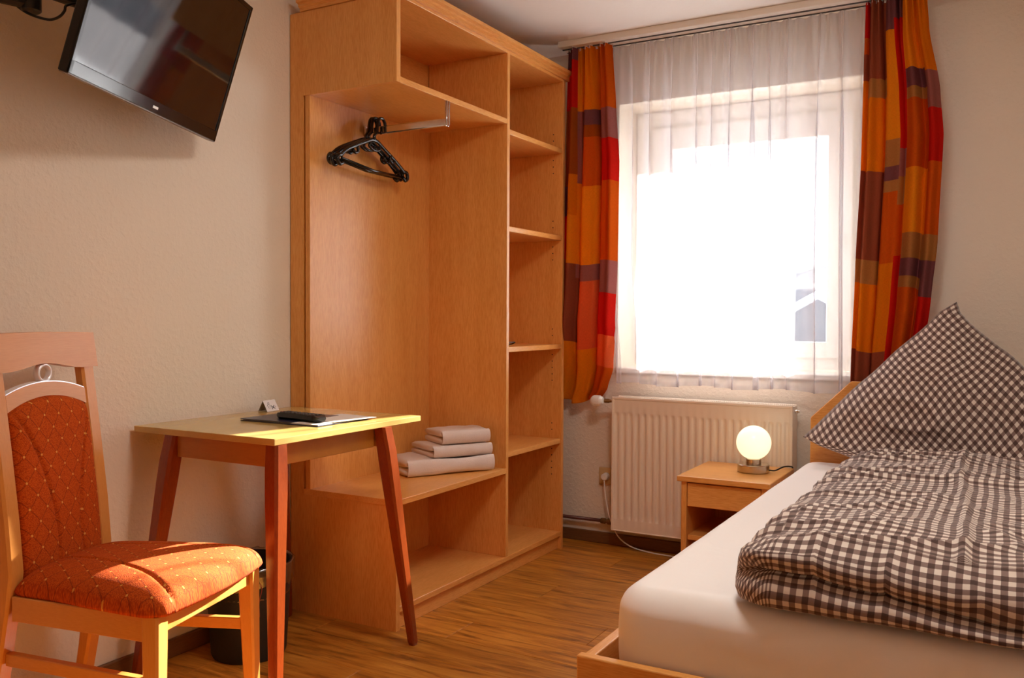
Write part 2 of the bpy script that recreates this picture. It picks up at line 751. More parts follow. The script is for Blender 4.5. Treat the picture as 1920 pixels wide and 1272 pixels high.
# outside
snow = plain('snow', (.75, .8, .86, 1), .9)
forest = plain('hazy_forest', (.085, .10, .13, 1), .95)
housew = plain('house_render', (.4, .42, .45, 1), .9)
roofm = plain('slate_roof', (.07, .08, .1, 1), .8)
bm = bmesh.new()
add_box(bm, (-200, 3.0, -3.6), (120, 200, -3.4))
setp(link('ground_snow', from_bm(bm), snow), kind='structure')
def hill(u, v):
    x = -90 + 110 * u
    yy = 55 + 40 * v
    h = 9.5 * math.sin(math.pi * min(1, v * 1.0)) ** .8 * (.72 + .28 * math.sin(u * 9 + .8)) + 1.1 * fbm((x * .2, yy * .2, 0), 1)
    return (x, yy, -3.5 + h * smoothstep(0, .15, v + .02))
me = grid_mesh(70, 16, hill)
setp(link('hill', me, forest, smooth=True), kind='structure')
def house(x, y, w, d, h, rh, label):
    t = thing('house', label, 'house', (x, y, -3.4))
    z0 = -3.4
    box('house_body', (x - w / 2, y, z0), (x + w / 2, y + d, z0 + h), housew, t, 0)
    for s in (-1, 1):
        poly = [(x, z0 + h + rh), (x + s * (w / 2 + .4), z0 + h - .25), (x + s * (w / 2 + .4), z0 + h - .05), (x, z0 + h + rh + .2)]
        prism('roof_slope', poly, y - .3, y + d + .3, 'y', snow, t)
    prism('gable', [(x - w / 2, z0 + h), (x + w / 2, z0 + h), (x, z0 + h + rh)], y + .01, y + .2, 'y', roofm, t)
    for k in (-1, 1):
        box('house_window', (x + k * w / 4 - .5, y - .03, z0 + h * .55), (x + k * w / 4 + .5, y + .02, z0 + h * .85), roofm, t, 0)
    return t
house(-2.1, 20, 7.0, 8, 3.0, 2.0, 'snow-roofed gabled house outside, seen through the sheer curtain')

# ------------------------------------------------------------------ wardrobe
DW, YL, YD, YR = .484, -1.4646, -.7144, -.1767
TB, T = 1.8754, .021          # bottom of the top box, board thickness
ZT, ZB, ZM = 2.165, .0816, .4525
XBK = .0956
w = thing('wardrobe', 'tall open beech wardrobe with hanging bay and side shelves', 'wardrobe', (.24, -.82, 0))
# left side panel: C-shaped, deep at top and foot, narrow strip between
poly = [(.004, 0), (DW, 0), (DW, ZM - .021), (.066, ZM - .021), (.066, TB), (DW, TB), (DW, ZT + .01), (.004, ZT + .01)]
bm = bmesh.new()
add_prism(bm, [(a, b) for a, b in poly], YL, YL + .022, 'y')
link('side_panel', from_bm(bm), m_beech_v, w)
box('divider', (XBK - .004, YD, ZB), (DW, YD + T, ZT), m_beech_v, w)
box('side_panel', (.004, YR - T, 0), (DW, YR, ZT + .01), m_beech_v, w)
box('top_panel', (.004, YL + .022, ZT), (DW - .001, YR - T, ZT + .022), m_beech_y, w)
box('hanging_bay_ceiling', (XBK - .004, YL + .022, TB), (DW - .001, YD, TB + T), m_beech_y, w)
box('bench_shelf', (.068, YL - .002, ZM - .021), (DW + .003, YD, ZM), m_beech_y, w)
box('base_shelf', (XBK - .004, YL + .022, ZB - T), (DW, YR - T, ZB), m_beech_y, w)
box('plinth', (DW - .035, YL + .022, 0), (DW - .016, YR - T, ZB - T), m_beech_y, w)
box('back_panel', (XBK - .022, YL + .002, ZB - .02), (XBK, YD + .008, TB), m_beech_v, w, .0008)
box('back_panel', (XBK - .022, YL + .022, TB + T), (XBK - .008, YR - T, ZT), m_beech_y, w, .0008)
box('back_panel', (XBK - .022, YD + T, ZB), (XBK - .004, YR - T, TB + T), m_beech_v, w, .0008)
for zt in (1.859, 1.458, .956, .516):
    box('shelf', (XBK - .002, YD + T + .001, zt - .022), (DW - .004, YR - T - .001, zt), m_beech_y, w, .0025, 2)
# crown moulding: stepped front and left return
bm = bmesh.new()
prof = [(DW - .02, ZT + .012), (DW + .006, ZT + .012), (DW + .006, ZT + .022), (DW + .014, ZT + .026), (DW + .014, ZT + .034), (DW + .026, ZT + .038), (DW + .026, ZT + .052), (DW - .02, ZT + .052)]
add_prism(bm, prof, YL - .026, YR + .03, 'y')
link('crown_moulding', from_bm(bm), m_beech_y, w)
bm = bmesh.new()
prof = [(YL + .03, ZT + .012), (YL - .006, ZT + .012), (YL - .006, ZT + .022), (YL - .014, ZT + .026), (YL - .014, ZT + .034), (YL - .026, ZT + .038), (YL - .026, ZT + .052), (YL + .03, ZT + .052)]
add_prism(bm, prof, .055, DW - .02, 'x')
link('crown_moulding', from_bm(bm), m_beech_x, w)
bm = bmesh.new()
for zt in (1.859, 1.458, .956, .516):
    for dz in (-.17, -.14, -.11, -.08, -.05, .04, .07):
        if dz < -.12 and zt > 1: continue
        add_lathe(bm, [(.0028, 0), (.0028, .0006)], (DW - .05, YR - T - .0009, zt + dz), 'y', 8)
o = link('peg_holes', from_bm(bm), m_ink, w)
o['kind'] = 'stuff'
# pull-out garment rail under the bay ceiling
RY, RZ = -1.15, 1.80
bm = bmesh.new()
add_box(bm, (.1035, RY - .007, RZ - .016), (DW - .008, RY + .007, RZ + .014), .004, 2)
link('garment_rail', from_bm(bm), m_chrome, w)
loop = [(DW - .002, RY - .008, TB), (DW - .002, RY - .008, RZ - .008), (DW - .002, RY - .004, RZ - .017), (DW - .002, RY + .004, RZ - .017), (DW - .002, RY + .008, RZ - .008), (DW - .002, RY + .008, TB)]
tube('rail_bracket', loop, .0028, m_chrome, w)
box('rail_bracket', (.0962, RY - .012, RZ - .02), (.104, RY + .012, RZ + .02), m_chrome, w)
box('rail_bracket', (DW - .012, RY - .007, RZ - .014), (DW - .006, RY + .007, TB), m_chrome, w)

# ------------------------------------------------------------------ coat hangers
def hanger(x, dy, dz, tilt, label):
    cy, cz = -1.20 + dy, 1.752 + dz
    h = thing('coat_hanger', label, 'hanger', (x, RY, RZ), group='black hangers on the garment rail')
    R = Matrix.Rotation(tilt, 4, 'X')
    c = Vector((x, RY, RZ))
    def P(a, b, e=0.0):          # a across, b down from the neck
        v = Vector((x + e, cy + a, cz + b)) - c
        return c + (R @ v)
    hook = smooth_path([P(.035, .035), P(.056, .052), P(.062, .074), P(.046, .092), P(.024, .086), P(.016, .062), P(.012, .035), P(-.002, .018), P(0, 0)], 5)
    tube('hook', hook, .0062, m_blackg, h)
    arms = smooth_path([P(-.192, -.088), P(-.15, -.058), P(-.06, -.018), P(0, .002), P(.06, -.022), P(.15, -.066), P(.192, -.093)], 6)
    tube('shoulder', arms, .008, m_blackg, h, flat=((1, 0, 0), .6))
    tube('trouser_bar', [P(-.188, -.10), P(0, -.116), P(.188, -.112)], .0058, m_blackg, h)
    for s in (-1, 1):
        end = smooth_path([P(s * .188, -.088), P(s * .206, -.092), P(s * .211, -.110), P(s * .198, -.122), P(s * .18, -.114)], 5)
        tube('end_loop', end, .0075, m_blackg, h)
        n2 = smooth_path([P(s * .10, -.040), P(s * .096, -.058), P(s * .112, -.066), P(s * .126, -.058)], 4)
        tube('strap_hook', n2, .0062, m_blackg, h)
    eye = smooth_path([P(-.026, -.012), P(-.03, -.028), P(.0, -.038), P(.03, -.032), P(.032, -.016)], 5)
    tube('center_loop', eye, .005, m_blackg, h)
hanger(.135, .008, .003, -.03, 'black plastic coat hanger closest to the wardrobe back panel')
hanger(.157, -.002, 0, -.005, 'black plastic coat hanger in the middle of three on the rail')
hanger(.179, .004, -.002, -.02, 'black plastic coat hanger farthest out on the chrome rail')

tube('hair_tie', [(.44 + .026 * math.cos(k * math.pi / 12), -.630 + .045 * math.sin(k * math.pi / 12), .9665 + .008 * math.cos(k * math.pi / 12)) for k in range(24)], .0024, m_black, closed=True, base=(.44, -.652, .956))
setp(bpy.data.objects['hair_tie'], 'small black loop lying on a wardrobe side shelf', 'hair tie')

# ------------------------------------------------------------------ towels
def towel(lo, L, D, Hh, ang, label, sag, seed, name='towel'):
    """folded towel: front edge starts at lo and runs L along direction ang; depth D behind"""
    t = thing(name, label, 'towel', lo, ang, group='folded towels on the bench shelf', world_parts=False)
    layers = 2
    th = Hh / layers
    for k in range(layers):
        NU, NV = 40, 20
        def ring(u, a, k=k):
            # cross-section rounded slab; u along the length, a around section
            x = L * u
            z0 = k * th
            endt = min(1, min(u, 1 - u) / .035)
            r = math.sqrt(max(0, 1 - (1 - endt) ** 2))
            hh = th * (.72 + .28 * r)
            ca, sa = math.cos(a), math.sin(a)
            p = 4.0
            yy = D / 2 + (D / 2 - .004 * k) * math.copysign(abs(ca) ** (2 / p), ca) * (.965 + .035 * r)
            zz = z0 + th / 2 + hh / 2 * math.copysign(abs(sa) ** (2 / p), sa)
            sg = sag * math.sin(math.pi * min(1, u * 1.1)) * smoothstep(.25, .7, u) if sag else 0
            wob = .006 * fbm((x * 11 + seed, yy * 9, k * 3.1), 1, 2)
            zz = max(0.0005 if k == 0 else 0, zz + wob * (1 if k else .3) - sg * (zz / Hh))
            return (x, yy + .003 * fbm((x * 14, k + seed, 0), 1), zz)
        def fn(u, v):
            return ring(u, 2 * math.pi * v - math.pi)
        me = grid_mesh(NU, NV, lambda u, v: ring(v, 2 * math.pi * u), wrap_u=True)
        bm2 = bmesh.new()
        bm2.from_mesh(me)
        bmesh.ops.holes_fill(bm2, edges=[e for e in bm2.edges if e.is_boundary], sides=0)
        link('fold_layer', from_bm(bm2), m_terry, t, smooth=True)
    # rounded fold along the front joining both layers
    def fr(u, v):
        a = -math.pi / 2 + math.pi * u
        return (L * (.004 + .992 * v), .006 - (.016 + .004 * noise.noise(Vector((v * L * 25, seed, 0)))) * math.cos(a), Hh / 2 + (Hh / 2 - .001 - (sag * math.sin(math.pi * min(1, v * 1.1)) * smoothstep(.25, .7, v) * .5 if sag else 0)) * math.sin(a) + .001)
    me = grid_mesh(12, 40, fr)
    link('fold_edge', me, m_terry, t, smooth=True)
    return t
AN = math.atan2(.326, .194)
towel((.268, -1.108, ZM + .0005), .385, .25, .066, AN, 'large folded white bath towel at the bottom of the towel stack', .014, 1)
d1, n1 = Vector((math.cos(AN), math.sin(AN), 0)), Vector((-math.sin(AN), math.cos(AN), 0))
p = Vector((.268, -1.108, ZM + .063)) + d1 * .115 + n1 * .012
towel(p, .268, .21, .05, AN + .02, 'folded white hand towel in the middle of the towel stack', .0, 5)
p = Vector((.268, -1.108, ZM + .1145)) + d1 * .158 + n1 * .022
towel(p, .215, .17, .056, AN - .01, 'small folded white towel on top of the towel stack', .0, 9)

# ------------------------------------------------------------------ table
TX0, TX1, TY0, TY1, TZ = .018, .589, -2.1407, -1.468, .75
t = thing('side_table', 'small wooden table with pale top and splayed reddish legs', 'table', (.36, -1.88, 0))
box('tabletop', (TX0, TY0, TZ - .0185), (TX1, TY1, TZ), m_tabletop, t, .0018, 2)
def leg(top, foot, wt, wb, knee=True):
    bm = bmesh.new()
    secs = []
    for z, f in ((TZ - .0186, 0), (.66, .12), (.60, .2), (0.012, .985), (0, 1)):
        k = f
        c = Vector(top).lerp(Vector(foot), k)
        ww = (wt + (.004 if .05 < f < .3 else 0)) * (1 - smoothstep(.15, 1, f)) + wb * smoothstep(.15, 1, f)
        if f == 1: ww -= .006
        hw = ww / 2
        cc = hw * .3
        secs.append([(c.x + a, c.y + b, z) for a, b in ((-hw + cc, -hw), (hw - cc, -hw), (hw, -hw + cc), (hw, hw - cc), (hw - cc, hw), (-hw + cc, hw), (-hw, hw - cc), (-hw, -hw + cc))])
    add_loft(bm, secs)
    link('leg', from_bm(bm), m_leg, t)
leg((.568, -2.112, 0), (.645, -2.195, 0), .046, .027)
leg((.575, -1.655, 0), (.604, -1.53, 0), .046, .027)
leg((.165, -2.112, 0), (.085, -2.19, 0), .046, .027)
leg((.125, -1.655, 0), (.05, -1.53, 0), .046, .027)
box('apron', (.185, -2.122, .668), (.548, -2.104, TZ - .0186), m_apron, t)
box('apron', (.540, -2.095, .668), (.556, -1.675, TZ - .0186), m_apron, t)
box('apron', (.118, -2.095, .668), (.136, -1.675, TZ - .0186), m_apron, t)
box('apron', (.145, -1.66, .668), (.555, -1.645, TZ - .0186), m_apron, t)

# folder with papers
f = thing('folder', 'dark blue document folder with papers lying on the table', 'folder', (.345, -1.765, TZ))
box('back_cover', (.19, -1.885, TZ + .0004), (.512, -1.65, TZ + .003), m_navy, f, .0008)
box('front_cover', (.19, -1.885, TZ + .0058), (.40, -1.66, TZ + .0078), m_navy, f, .0008)
box('paper_stack', (.196, -1.878, TZ + .003), (.506, -1.655, TZ + .0058), m_paper, f, .0005)
box('leaflet', (.36, -1.80, TZ + .0062), (.52, -1.62, TZ + .0072), m_paper, f, .0003, rot=Matrix.Rotation(-.12, 3, 'Z'))

# remote control
r = thing('remote_control', 'black television remote control lying on the blue folder', 'remote control', (.385, -1.82, TZ + .0079), -.12, world_parts=False)
bm = bmesh.new()
secs = []
for i in range(15):
    u = i / 14
    x = -.1 + .2 * u
    e = min(1, min(u, 1 - u) / .12)
    e = math.sqrt(max(0, 1 - (1 - e) ** 2))
    hw = .014 + .011 * e
    z0, z1 = .004 - .004 * e, .012 + .008 * e
    secs.append([(x, -hw * .7, z0), (x, hw * .7, z0), (x, hw, z0 + .007), (x, hw * .9, z1), (x, -hw * .9, z1), (x, -hw, z0 + .007)])
add_loft(bm, secs)
o = link('case', from_bm(bm), m_black, r)
sharp_smooth(o, 50)
bmesh_key = None
for i in range(10):
    for j in range(3):
        if bmesh_key is None:
            bm = bmesh.new()
            add_box(bm, (-.0055, -.0042, 0), (.0055, .0042, .0028), .001)
            bmesh_key = from_bm(bm)
            bmesh_key.materials.append(m_grey)
        o = bpy.data.objects.new('key', bmesh_key)
        COL.objects.link(o)
        o.parent = r
        o.location = (-.075 + i * .0165, -.0135 + j * .0135, .0195)
box('key', (-.092, -.004, .0175), (-.084, .004, .0215), m_redkey, r, .001)

# no-smoking tent sign
s = thing('no_smoking_sign', 'small aluminium no-smoking tent sign on the table by the wall', 'sign', (.058, -1.63, TZ), .14, world_parts=False)
TA = math.radians(28)
SW, SH = .066, .042
def tent(sgn):
    bm = bmesh.new()
    add_box(bm, (-.0006, -SW / 2, 0), (.0006, SW / 2, SH), .0003)
    bmesh.ops.transform(bm, matrix=Matrix.Translation((sgn * SH * math.sin(TA), 0, .0008)) @ Matrix.Rotation(-sgn * TA, 4, 'Y'), verts=bm.verts)
    return link('tent_panel', from_bm(bm), m_alu, s)
front = tent(1)
tent(-1)
MP = Matrix.Translation((SH * math.sin(TA), 0, .0008)) @ Matrix.Rotation(-TA, 4, 'Y')
def ink(pts, wd):
    bm = bmesh.new()
    for a, b in zip(pts[:-1], pts[1:]):
        a, b = Vector(a), Vector(b)
        d = (b - a).normalized()
        nn = Vector((-d.y, d.x)) * wd / 2
        q = [a - nn, b - nn, b + nn, a + nn]
        add_prism(bm, [(v.x, v.y) for v in q], .0006, .0010, 'x')
    bmesh.ops.transform(bm, matrix=MP, verts=bm.verts)
    return bm
def ink_obj(name, pts, wd):
    link(name, from_bm(ink(pts, wd)), m_ink, front)
ink_obj('cross_mark', [(-.002, .007), (.016, .021)], .0024)
ink_obj('cross_mark', [(-.002, .021), (.016, .007)], .0024)
ink_obj('cigarette_print', [(-.018, .0125), (.022, .0125), (.022, .0165), (-.018, .0165), (-.018, .0125)], .0008)
ink_obj('smoke_print', [(-.018, .018), (-.021, .022), (-.016, .025), (-.014, .029), (-.012, .033), (-.008, .034), (-.006, .030), (-.010, .027), (-.012, .0255), (-.004, .022)], .0011)

# ------------------------------------------------------------------ waste bin
BX, BY = .185, -1.845
b = thing('waste_bin', 'round black waste bin with clear bag liner under the table', 'bin', (BX, BY, 0))
lathe('bucket', [(.001, .001), (.112, .001), (.117, .012), (.134, .29), (.137, .293), (.137, .297), (.13, .297), (.113, .014), (.001, .012)], (BX, BY, 0), m_bin, b, seg=48)
def bagfn(u, v):
    a = 2 * math.pi * u
    prof = [(.1285, .20), (.130, .285), (.137, .304), (.142, .300), (.1425, .27), (.140, .235)]
    q = v * (len(prof) - 1)
    i = min(int(q), len(prof) - 2)
    k = q - i
    rr = prof[i][0] * (1 - k) + prof[i + 1][0] * k
    zz = prof[i][1] * (1 - k) + prof[i + 1][1] * k
    wr = fbm((math.cos(a) * 6, math.sin(a) * 6, v * 3), 1, 3)
    hang = smoothstep(.6, 1, v)
    return (BX + (rr + .004 * abs(wr) * (1 if v > .4 else 0)) * math.cos(a), BY + (rr + .004 * abs(wr) * (1 if v > .4 else 0)) * math.sin(a), zz + .012 * wr * hang + .006 * wr)
me = grid_mesh(90, 20, bagfn, wrap_u=True)
link('bag_liner', me, m_bag, b, smooth=True)
tube('bag_drawstring', smooth_path([(BX + .125, BY - .075, .26), (BX + .13, BY - .072, .24), (BX + .124, BY - .078, .2), (BX + .122, BY - .074, .155)], 5), .0012, plain('red_string', s2l(150, 60, 50), .6), b, seg=5)

# ------------------------------------------------------------------ chair
CH = thing('dining_chair', 'beech dining chair with orange diamond-patterned upholstery', 'chair', (.461, -2.468, 0), math.radians(16.1), world_parts=False)
BXF = -.205
def post_x(z):
    pts = [(0, -.085), (.2, -.045), (.40, -.012), (.48, -.0015), (.60, -.012), (.75, -.030), (.92, -.052), (1.0, -.064), (1.04, -.070)]
    for (a, p), (c, q) in zip(pts[:-1], pts[1:]):
        if z <= c:
            return BXF + p + (q - p) * (z - a) / (c - a)
    return BXF + pts[-1][1]
def rr_section(x0, x1, y0, y1, z, c=.006):
    return [(x0 + c, y0, z), (x1 - c, y0, z), (x1, y0 + c, z), (x1, y1 - c, z), (x1 - c, y1, z), (x0 + c, y1, z), (x0, y1 - c, z), (x0, y0 + c, z)]
for sgn in (-1, 1):
    bm = bmesh.new()
    secs = []
    for i in range(25):
        z = .957 * i / 24
        xx = post_x(z)
        th = .040 if z > .5 else .040 + .0 * z
        th = .030 + .012 * math.exp(-((z - .45) / .25) ** 2)
        a, c = (.130, .175) if sgn > 0 else (-.175, -.130)
        secs.append(rr_section(xx - th, xx, a, c, z))
    add_loft(bm, secs)
    o = link('back_leg', from_bm(bm), m_chairwood, CH)
    sharp_smooth(o)
    # front leg
    bm = bmesh.new()
    secs = []
    for z, wd in ((0, .030), (.2, .036), (.35, .041), (.4295, .042)):
        x1 = .206
        yo = sgn * (.216 + .004 * (1 - z / .43))
        a, c = sorted((yo, yo - sgn * wd))
        secs.append(rr_section(x1 - wd, x1, a, c, z, .005))
    add_loft(bm, secs)
    o = link('front_leg', from_bm(bm), m_chairwood, CH)
    sharp_smooth(o)
def bar(name, a, b_, w_, z0, z1, mat):
    """board between two plan points"""
    a, b_ = Vector((a[0], a[1], 0)), Vector((b_[0], b_[1], 0))
    d = (b_ - a).normalized()
    n = Vector((-d.y, d.x, 0)) * w_ / 2
    bm = bmesh.new()
    secs = []
    for pnt in (a, b_):
        secs.append([pnt - n + Vector((0, 0, z0)), pnt + n + Vector((0, 0, z0)), pnt + n + Vector((0, 0, z1)), pnt - n + Vector((0, 0, z1))])
    add_loft(bm, secs)
    bmesh.ops.bevel(bm, geom=bm.edges[:], offset=.002, segments=1, affect='EDGES')
    return link(name, from_bm(bm), mat, CH)
m_chairx = wood('chair_beech_cross', s2l(226, 160, 84), s2l(206, 136, 62), 'x', .32, .5, .4)
for sgn in (-1, 1):
    bar('side_rail', (-.21, sgn * .158), (.172, sgn * .2), .022, .372, .4295, m_chairx)
    bar('stretcher', (-.235, sgn * .152), (.18, sgn * .203), .020, .262, .292, m_chairx)
bar('front_rail', (.186, -.178), (.186, .178), .022, .385, .4285, m_chairx)
bar('back_rail', (-.222, -.14), (-.222, .14), .022, .385, .4285, m_chairx)
# seat cushion
def seat_w(x):           # half width along the depth
    u = (x + .215) / .45
    return .168 + .06 * smoothstep(0, 1, u)
def seat_pt(u, v):
    """u across -1..1, v back..front 0..1 ; superellipse plan"""
    uu = 2 * u - 1
    x = -.212 + .450 * v
    # round the corners of the plan
    hw = seat_w(x)
    e = 1.0
    if v > .86: e = 1 - .10 * ((v - .86) / .14) ** 2
    if v < .08: e = 1 - .05 * ((.08 - v) / .08) ** 2
    yv = uu * hw * e
    x -= .018 * max(0, (v - .6) / .4) ** 2 * uu * uu
    return x, yv
def seat_seam(uu, v):
    """distance from the two seams that run from the back to the front corners"""
    s0 = .36 + .50 * v ** 2.6 + .10 * math.sin(math.pi * v) * 0
    return min(abs(uu - s0), abs(uu + s0))
def seat_top(u, v):
    uu = 2 * u - 1
    x, yv = seat_pt(u, v)
    eu = 1 - abs(uu) ** 5
    ev = 1 - abs(2 * v - 1) ** 7
    z = .432 + .055 * max(0, eu * ev) ** .4
    z += .014 * (1 - uu * uu) * math.sin(math.pi * v) ** .7
    z -= .008 * math.exp(-(seat_seam(uu, v) / .016) ** 2)
    z += .006
    return (x, yv, z)
bm = bmesh.new()
me = grid_mesh(90, 90, seat_top, lambda u, v: (seat_pt(u, v)[1], seat_pt(u, v)[0]))
bmx = bmesh.new()
bmx.from_mesh(me)
bot = [e for e in bmx.edges if e.is_boundary]
ex = bmesh.ops.extrude_edge_only(bmx, edges=bot)
for vtx in [g for g in ex['geom'] if isinstance(g, bmesh.types.BMVert)]:
    vtx.co.z = .43
    vtx.co.x *= .985
    vtx.co.y *= .985
bmesh.ops.holes_fill(bmx, edges=[e for e in bmx.edges if e.is_boundary], sides=0)
link('seat_cushion', from_bm(bmx), m_uph, CH, smooth=True)
# back cushion
def arch(yv, zc, drop, half=.13):
    return zc - drop * (yv / half) ** 2
def pad_pt(u, v, front=True):
    uu = 2 * u - 1
    yv = uu * .1295
    ztop = arch(yv, .880, .030)
    z = .445 + (ztop - .445) * v
    seam = .94 - 1.25 * (1 - v) + .62 * (1 - v) ** 2 if True else 0
    seam = .30 + .66 * abs(v - .22) ** 1.7 / (.78 ** 1.7) if v > .22 else .30 + .25 * (.22 - v)
    d = min(abs(uu - seam), abs(uu + seam))
    bulge = .024 * max(0, (1 - abs(uu) ** 6) * (1 - abs(2 * v - 1) ** 10)) ** .5
    x = post_x(z) - .006 + bulge - .010 * math.exp(-(d / .026) ** 2) + .006 * (1 - uu * uu)
    if not front:
        x = post_x(z) - .03
    return (x, yv, z)
me = grid_mesh(70, 110, lambda u, v: pad_pt(u, v), lambda u, v: (pad_pt(u, v)[1], pad_pt(u, v)[2]))
bmx = bmesh.new()
bmx.from_mesh(me)
ex = bmesh.ops.extrude_edge_only(bmx, edges=[e for e in bmx.edges if e.is_boundary])
for vtx in [g for g in ex['geom'] if isinstance(g, bmesh.types.BMVert)]:
    vtx.co.x = post_x(vtx.co.z) - .028
bmesh.ops.holes_fill(bmx, edges=[e for e in bmx.edges if e.is_boundary], sides=0)
link('back_cushion', from_bm(bmx), m_uph, CH, smooth=True)
# arched slat above the cushion, with metal inlay on its edge
def arch_board(name, half, low, high, t0, t1, mat, n=24, parent=CH):
    bm = bmesh.new()
    secs = []
    for i in range(n + 1):
        yv = -half + 2 * half * i / n
        zl, zh = low(yv), high(yv)
        secs.append([(post_x(zl) + t0, yv, zl), (post_x(zl) + t1, yv, zl), (post_x(zh) + t1, yv, zh), (post_x(zh) + t0, yv, zh)])
    add_loft(bm, secs)
    o = link(name, from_bm(bm), mat, parent)
    sharp_smooth(o)
    return o
m_chairy = wood('chair_beech_lateral', s2l(224, 162, 98), s2l(206, 140, 78), 'y', .32, .5, .4)
slat = arch_board('arched_slat', .132, lambda y: arch(y, .880, .030), lambda y: arch(y, .914, .024), -.026, -.003, m_chairy)
arch_board('metal_inlay', .131, lambda y: arch(y, .9141, .024), lambda y: arch(y, .9165, .024), -.024, -.004, m_silver, parent=CH)
arch_board('top_rail', .184, lambda y: .944 + .016 * (math.cos(math.pi * min(1, abs(y) / .13)) * .5 + .5) if abs(y) < .13 else .944,
           lambda y: 1.034 + .004 * math.cos(y * 8), -.033, .004, m_chairy, 48)
ring = [(post_x(.936) - .012, .0205 * math.cos(a * math.pi / 18) + .002, .936 + .0205 * math.sin(a * math.pi / 18)) for a in range(36)]
tube('ring_ornament', ring, .0052, m_silver, CH, closed=True, flat=((1, 0, 0), 1.8))

# ------------------------------------------------------------------ television
TVC, TVY, TVT, TVR = Vector((.297, -2.222, 1.847)), .376, .289, -.024
tv = bpy.data.objects.new('television', None)
COL.objects.link(tv)
setp(tv, 'black flat-screen television on a swivel wall arm', 'television')
OFF[tv.name] = Vector((0, 0, 0))
# local: x right across the screen, z up, -y out of the screen
cy_, sy_ = math.cos(TVT), math.sin(TVT)
u = Vector((0, 1, 0)); v = Vector((0, 0, 1)); n = Vector((1, 0, 0))
n2 = n * cy_ - v * sy_
v2 = n * sy_ + v * cy_
u2 = u * math.cos(TVR) + v2 * math.sin(TVR)
v3 = -u * math.sin(TVR) + v2 * math.cos(TVR)
RZm = Matrix.Rotation(TVY, 3, 'Z')
U, V, N = RZm @ u2, RZm @ v3, RZm @ n2
MT = Matrix((U, -N, V)).transposed().to_4x4()
MT.translation = TVC
tv.matrix_world = MT
TW, TH = .735, .435
bm = bmesh.new()
add_box(bm, (-TW / 2, 0, -TH / 2), (TW / 2, .026, TH / 2), .004, 2)
add_box(bm, (-TW / 2 + .03, .024, -TH / 2 + .02), (TW / 2 - .03, .052, TH / 2 - .05), .012, 2)
link('housing', from_bm(bm), m_black, tv)
bm = bmesh.new()
add_box(bm, (-TW / 2, -.004, -TH / 2), (-TW / 2 + .013, .001, TH / 2), .0015)
add_box(bm, (TW / 2 - .013, -.004, -TH / 2), (TW / 2, .001, TH / 2), .0015)
add_box(bm, (-TW / 2, -.004, TH / 2 - .013), (TW / 2, .001, TH / 2), .0015)
add_box(bm, (-TW / 2, -.004, -TH / 2), (TW / 2, .001, -TH / 2 + .033), .0015)
link('bezel', from_bm(bm), m_blackg, tv)
box('screen', (-TW / 2 + .012, -.0012, -TH / 2 + .032), (TW / 2 - .012, .0005, TH / 2 - .012), m_screen, tv, 0)
box('maker_badge', (-.006, -.0046, -TH / 2 + .012), (.020, -.0038, -TH / 2 + .019), plain('badge_silver', (.8, .8, .82, 1), .4), tv, 0)
box('bottom_trim', (-TW / 2 + .002, -.003, -TH / 2 - .0022), (TW / 2 - .002, .022, -TH / 2), plain('trim_grey', s2l(120, 112, 106), .3), tv, 0)
box('mount_plate', (-.1, .052, -.09), (.1, .062, .09), m_black, tv)
back = TVC - N * .062
m = thing('tv_wall_arm', 'black swivel wall arm holding the television', 'wall arm', (0, -2.7, 1.86))
box('wall_plate', (.0005, -2.745, 1.77), (.022, -2.655, 1.99), m_black, m, .004)
el = Vector((.10, -2.50, 1.90))
bm = bmesh.new()
add_tube(bm, [(.03, -2.7, 1.885), (.10, -2.50, 1.885)], .02, 10)
link('arm_segment', from_bm(bm), m_black, m)
bm = bmesh.new()
add_tube(bm, [(.10, -2.50, 1.925), tuple(back + Vector((-.045, -.01, .02)))], .016, 10)
link('arm_segment', from_bm(bm), m_black, m)
lathe('pivot', [(.02, -.042), (.024, -.038), (.024, .06), (.02, .065)], el, m_black, m, seg=20)
lathe('pivot', [(.02, -.05), (.022, -.05), (.022, .05), (.02, .05)], back + Vector((-.022, -.01, .02)), m_black, m, seg=20)
lathe('pivot', [(.02, -.05), (.022, -.05), (.022, .05), (.02, .05)], (.04, -2.7, 1.885), m_black, m, seg=20)
pth = smooth_path([(.04, -2.50, 1.90), (.05, -2.51, 1.884), (.08, -2.514, 1.865), (.11, -2.512, 1.849), (.14, -2.502, 1.837), (.17, -2.493, 1.83), (.19, -2.482, 1.838), (.2, -2.475, 1.853), (.2, -2.468, 1.869), (.21, -2.43, 1.885), (.235, -2.39, 1.89)], 6)
tube('television_cable', pth, .0035, m_black, base=(.05, -2.6, 1.84))
setp(bpy.data.objects['television_cable'], 'thin black cable sagging from the television to the wall arm', 'cable')

# ------------------------------------------------------------------ radiator
RX0, RX1, RZ0, RZ1, RYF = .699, 1.514, .0952, .7153, -.11
rd = thing('radiator', 'white ribbed panel radiator under the window', 'radiator', (1.1, -.06, .0952))
pitch = .0333
nr = 24
xs = []
x_a = RX0 + (RX1 - RX0 - pitch * nr) / 2
cols = [RX0 + .004]
deps = [0]
for k in range(nr):
    c = x_a + pitch * (k + .5)
    for dx, d in ((-.0125, 0), (-.0095, .0012), (-.006, .0055), (-.003, .0068), (.003, .0068), (.006, .0055), (.0095, .0012), (.0125, 0)):
        cols.append(c + dx)
        deps.append(d)
cols.append(RX1 - .004)
deps.append(0)
zr = [(RZ0 + .004, 0), (RZ0 + .052, 0), (RZ0 + .058, .25), (RZ0 + .066, .8), (RZ0 + .076, 1), (RZ1 - .092, 1), (RZ1 - .082, .8), (RZ1 - .074, .25), (RZ1 - .068, 0), (RZ1 - .012, 0)]
vs, fs = [], []
